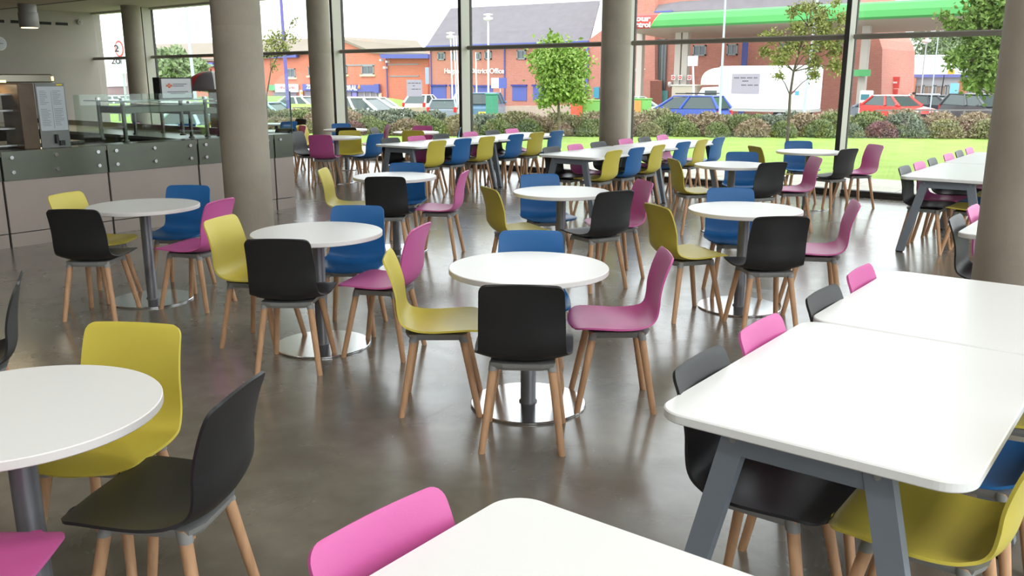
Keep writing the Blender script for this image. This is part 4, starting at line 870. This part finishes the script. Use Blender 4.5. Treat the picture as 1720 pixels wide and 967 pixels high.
# bins and posts by the office
for u,d,hh,ww,cc,lab in((745,50,1.0,.55,(84,190,110),'green litter bin in front of the grey hatchback'),(826,48,1.5,.5,(70,150,116),'dark green bin post in front of the blue grey van'),(1000,50,1.1,1.6,(120,184,90),'green container left of the window column'),(1074,47,1.25,1.3,(120,190,90),'green container with orange poster behind the shrubs'),(969,50,1.4,.5,(240,96,70),'small red box beside the bright green tree')):
    c=at(u,d,GZ); z=.3 if hh>1 else 0
    simple('outdoor_bin',lab,'bin',[('body',MB().box((c.x,c.y,GZ+hh/2+.2),(ww,.5,hh),bev=.03),mat('bin_%d_%d_%d'%cc,cc,.5)),('lid',MB().box((c.x,c.y,GZ+hh+.23),(ww+.06,.56,.07),bev=.02),mat('bin_%d_%d_%d'%cc,cc,.5))]+([('orange_poster',MB().box((c.x-.1,c.y-.27,GZ+hh-.15),(.8,.02,.6)),mat('poster_orange2',(246,150,70),.5))] if u==1074 else []))
c=at(1498,60,GZ); simple('red_sign_board','red board on legs standing behind the red striped car','sign',[('board',MB().box((c.x,c.y,GZ+2.2),(1.0,.15,.75)),M_SR),('lower_board',MB().box((c.x,c.y,GZ+1.6),(.9,.15,.35)),M_SR),('leg',MB().box((c.x-.3,c.y,GZ+.7),(.1,.1,1.5)),M_SR),('leg',MB().box((c.x+.3,c.y,GZ+.7),(.1,.1,1.5)),M_SR),('white_script',MB().box((c.x,c.y-.09,GZ+2.2),(.72,.02,.12)),M_WHITE)])
c=at(1604,46,GZ); simple('banner_stand','pale blue and pink banner stand between the cars at right','banner',[('panel',MB().box((c.x,c.y,GZ+1.3),(.42,.06,1.9)),mat('banner_blue',(130,196,230),.6)),('pink_figure',MB().lathe((c.x,c.y-.04,GZ+1.0),[(.05,0),(.13,.15),(.1,.35),(.03,.5)],10),mat('banner_pink',(236,110,160),.6)),('foot',MB().box((c.x,c.y,GZ+.2),(.5,.3,.06)),M_WF)])
c=at(1617,47,GZ); simple('brown_post','brown timber post right of the pale blue banner','post',[('post',MB().box((c.x,c.y,GZ+1.25),(.38,.3,2.1),bev=.02),mat('timber_brown',(176,120,80),.7)),('cap',MB().box((c.x,c.y,GZ+2.33),(.44,.36,.06)),mat('timber_brown',(176,120,80),.7))])
# umbrella and grey block beyond the servery
c=at(356,19.5,0)
um=empty('golf_umbrella',c,0,'open red white and grey umbrella outside behind the thick column','umbrella')
zt_=EYE+(133-121)*19.5/F; rr_=.64
vs=[(0,0,zt_)];fs=[];mi=[]
for j in range(1,7):
    for i in range(24): a_=2*PI*i/24; q=j/6; vs.append((rr_*math.sin(q*1.35)/math.sin(1.35)*math.cos(a_),rr_*math.sin(q*1.35)/math.sin(1.35)*math.sin(a_),zt_-.42*(1-math.cos(q*1.35))/(1-math.cos(1.35))))
mb=MB()
for i in range(24): mb.add([],[]); 
fsall=[]
for i in range(24):
    f_=[(0,1+i,1+(i+1)%24)]+[(1+j*24+i,1+(j+1)*24+i,1+(j+1)*24+(i+1)%24,1+j*24+(i+1)%24) for j in range(5)]
    aa=(15*i+7.5+51.8+180)%360-180; fsall+=[(x_,(0 if 22<aa<150 else 1 if -150<aa<-18 else 2)) for x_ in f_]
mb.v=[tuple(v) for v in vs]; mb.f=[list(x_[0]) for x_ in fsall]; mb.mi=[x_[1] for x_ in fsall]; mb.sm=[True]*len(fsall)
can=mb.build('canopy',[M_WHITE,mat('umbrella_red',(214,60,74),.6),mat('umbrella_grey',(112,106,112),.6)],um)
so_=can.modifiers.new('s','SOLIDIFY'); so_.thickness=.006
MB().tube((0,0,zt_-1.0),(0,0,zt_+.04),.012,.012,8).build('shaft',M_BLACK,um); MB().tube((0,0,.0),(0,0,zt_-1.0),.02,.02,8).build('stand_pole',M_DARK,um); MB().lathe((0,0,0),[(.2,0),(.2,.05),(.04,.08)],20).build('stand_base',M_DARK,um)
c=at(368,18,0); zt_=EYE-(152-133)*18/F
simple('grey_plinth','rough grey stone plinth outside behind the thick column','plinth',[('block',MB().box((c.x,c.y,zt_/2),(.34,.34,zt_),rz=R_(20),bev=.02),mat('plinth_stone',(128,120,106),.8,noise=.25,scale=6)),('cap',MB().box((c.x,c.y,zt_),(.37,.37,.03),rz=R_(20)),mat('plinth_stone',(128,120,106),.8))])
# ---- person beside the red car
def person(loc,yaw,label):
    r=empty('person',loc,yaw,label,'person')
    J={'pel':(0,0,.92,.15,.11),'wai':(0,0,1.08,.13,.10),'che':(0,.01,1.32,.16,.11),'nek':(0,.02,1.47,.06,.06),'hd0':(0,.03,1.56,.075,.085),'hd1':(0,.035,1.66,.08,.095),'hd2':(0,.03,1.74,.05,.06)}
    E_=[('pel','wai'),('wai','che'),('che','nek'),('nek','hd0'),('hd0','hd1'),('hd1','hd2')]
    for s,n_ in((-1,'l'),(1,'r')):
        J.update({'sh'+n_:(s*.17,.0,1.41,.06,.06),'el'+n_:(s*.25,.06,1.16,.043,.043),'wr'+n_:(s*.22,.25,1.02,.028,.03),'pm'+n_:(s*.21,.31,1.0,.036,.02),'hp'+n_:(s*.09,0,.86,.085,.09),'kn'+n_:(s*.11,.03,.48,.055,.06),'an'+n_:(s*.12,-.02,.09,.038,.042),'to'+n_:(s*.13,.13,.035,.04,.03)})
        E_+= [('che','sh'+n_),('sh'+n_,'el'+n_),('el'+n_,'wr'+n_),('wr'+n_,'pm'+n_),('pel','hp'+n_),('hp'+n_,'kn'+n_),('kn'+n_,'an'+n_),('an'+n_,'to'+n_)]
        for f_ in range(5):
            k1,k2='f%d%s'%(f_,n_),'g%d%s'%(f_,n_)
            if f_<4: J[k1]=(s*(.185+.02*f_),.36,.995,.009,.009); J[k2]=(s*(.185+.02*f_),.395,.97,.008,.008)
            else: J[k1]=(s*.165,.32,1.0,.01,.01); J[k2]=(s*.15,.35,.99,.009,.009)
            E_+= [('pm'+n_,k1),(k1,k2)]
    ks=list(J); me=bpy.data.meshes.new('body'); me.from_pydata([J[k][:3] for k in ks],[(ks.index(a),ks.index(b_)) for a,b_ in E_],[])
    o=bpy.data.objects.new('body',me); COL.objects.link(o); sk=o.modifiers.new('s','SKIN'); sk.use_smooth_shade=True
    for i,k in enumerate(ks): me.skin_vertices[0].data[i].radius=J[k][3:5]
    me.skin_vertices[0].data[0].use_root=True
    ss_=o.modifiers.new('u','SUBSURF'); ss_.levels=2; ss_.render_levels=2
    bpy.context.view_layer.update(); e=bpy.data.meshes.new_from_object(o.evaluated_get(bpy.context.evaluated_depsgraph_get())); bpy.data.objects.remove(o)
    for mm_ in(mat('skin',(206,160,138),.6),mat('dark_shirt',(58,52,58),.8),mat('dark_trousers',(60,64,80),.8)): e.materials.append(mm_)
    for pgn in e.polygons:
        z=pgn.center.z; x=abs(pgn.center.x); pgn.material_index=2 if (z<.98 and x<.2 and z>.0 and pgn.center.y<.2) else (1 if (.98<=z<1.46 and not(pgn.center.y>.12)) else 0)
    b_=bpy.data.objects.new('body',e); COL.objects.link(b_); b_.parent=r
    MB().lathe((0,.0,1.66),[(.098,0),(.1,.05),(.08,.105),(.02,.13)],20).build('hair',mat('dark_hair',(52,40,34),.8),r)
    fc=MB().tube((0,.12,1.635),(0,.145,1.62),.012,.014,8)
    for s in(-1,1): fc.tube((s*.03,.115,1.66),(s*.03,.125,1.66),.009,.008,8,1); fc.box((s*.083,.03,1.64),(.015,.04,.055))
    fc.box((0,.12,1.585),(.045,.012,.01),mi=2); fc.build('face',[MATS['skin'],M_BLACK,mat('lip',(170,100,92),.6)],r)
    return r
person(at(1537,47.5,GZ),R_(100),'person in a dark shirt standing behind the red striped car')
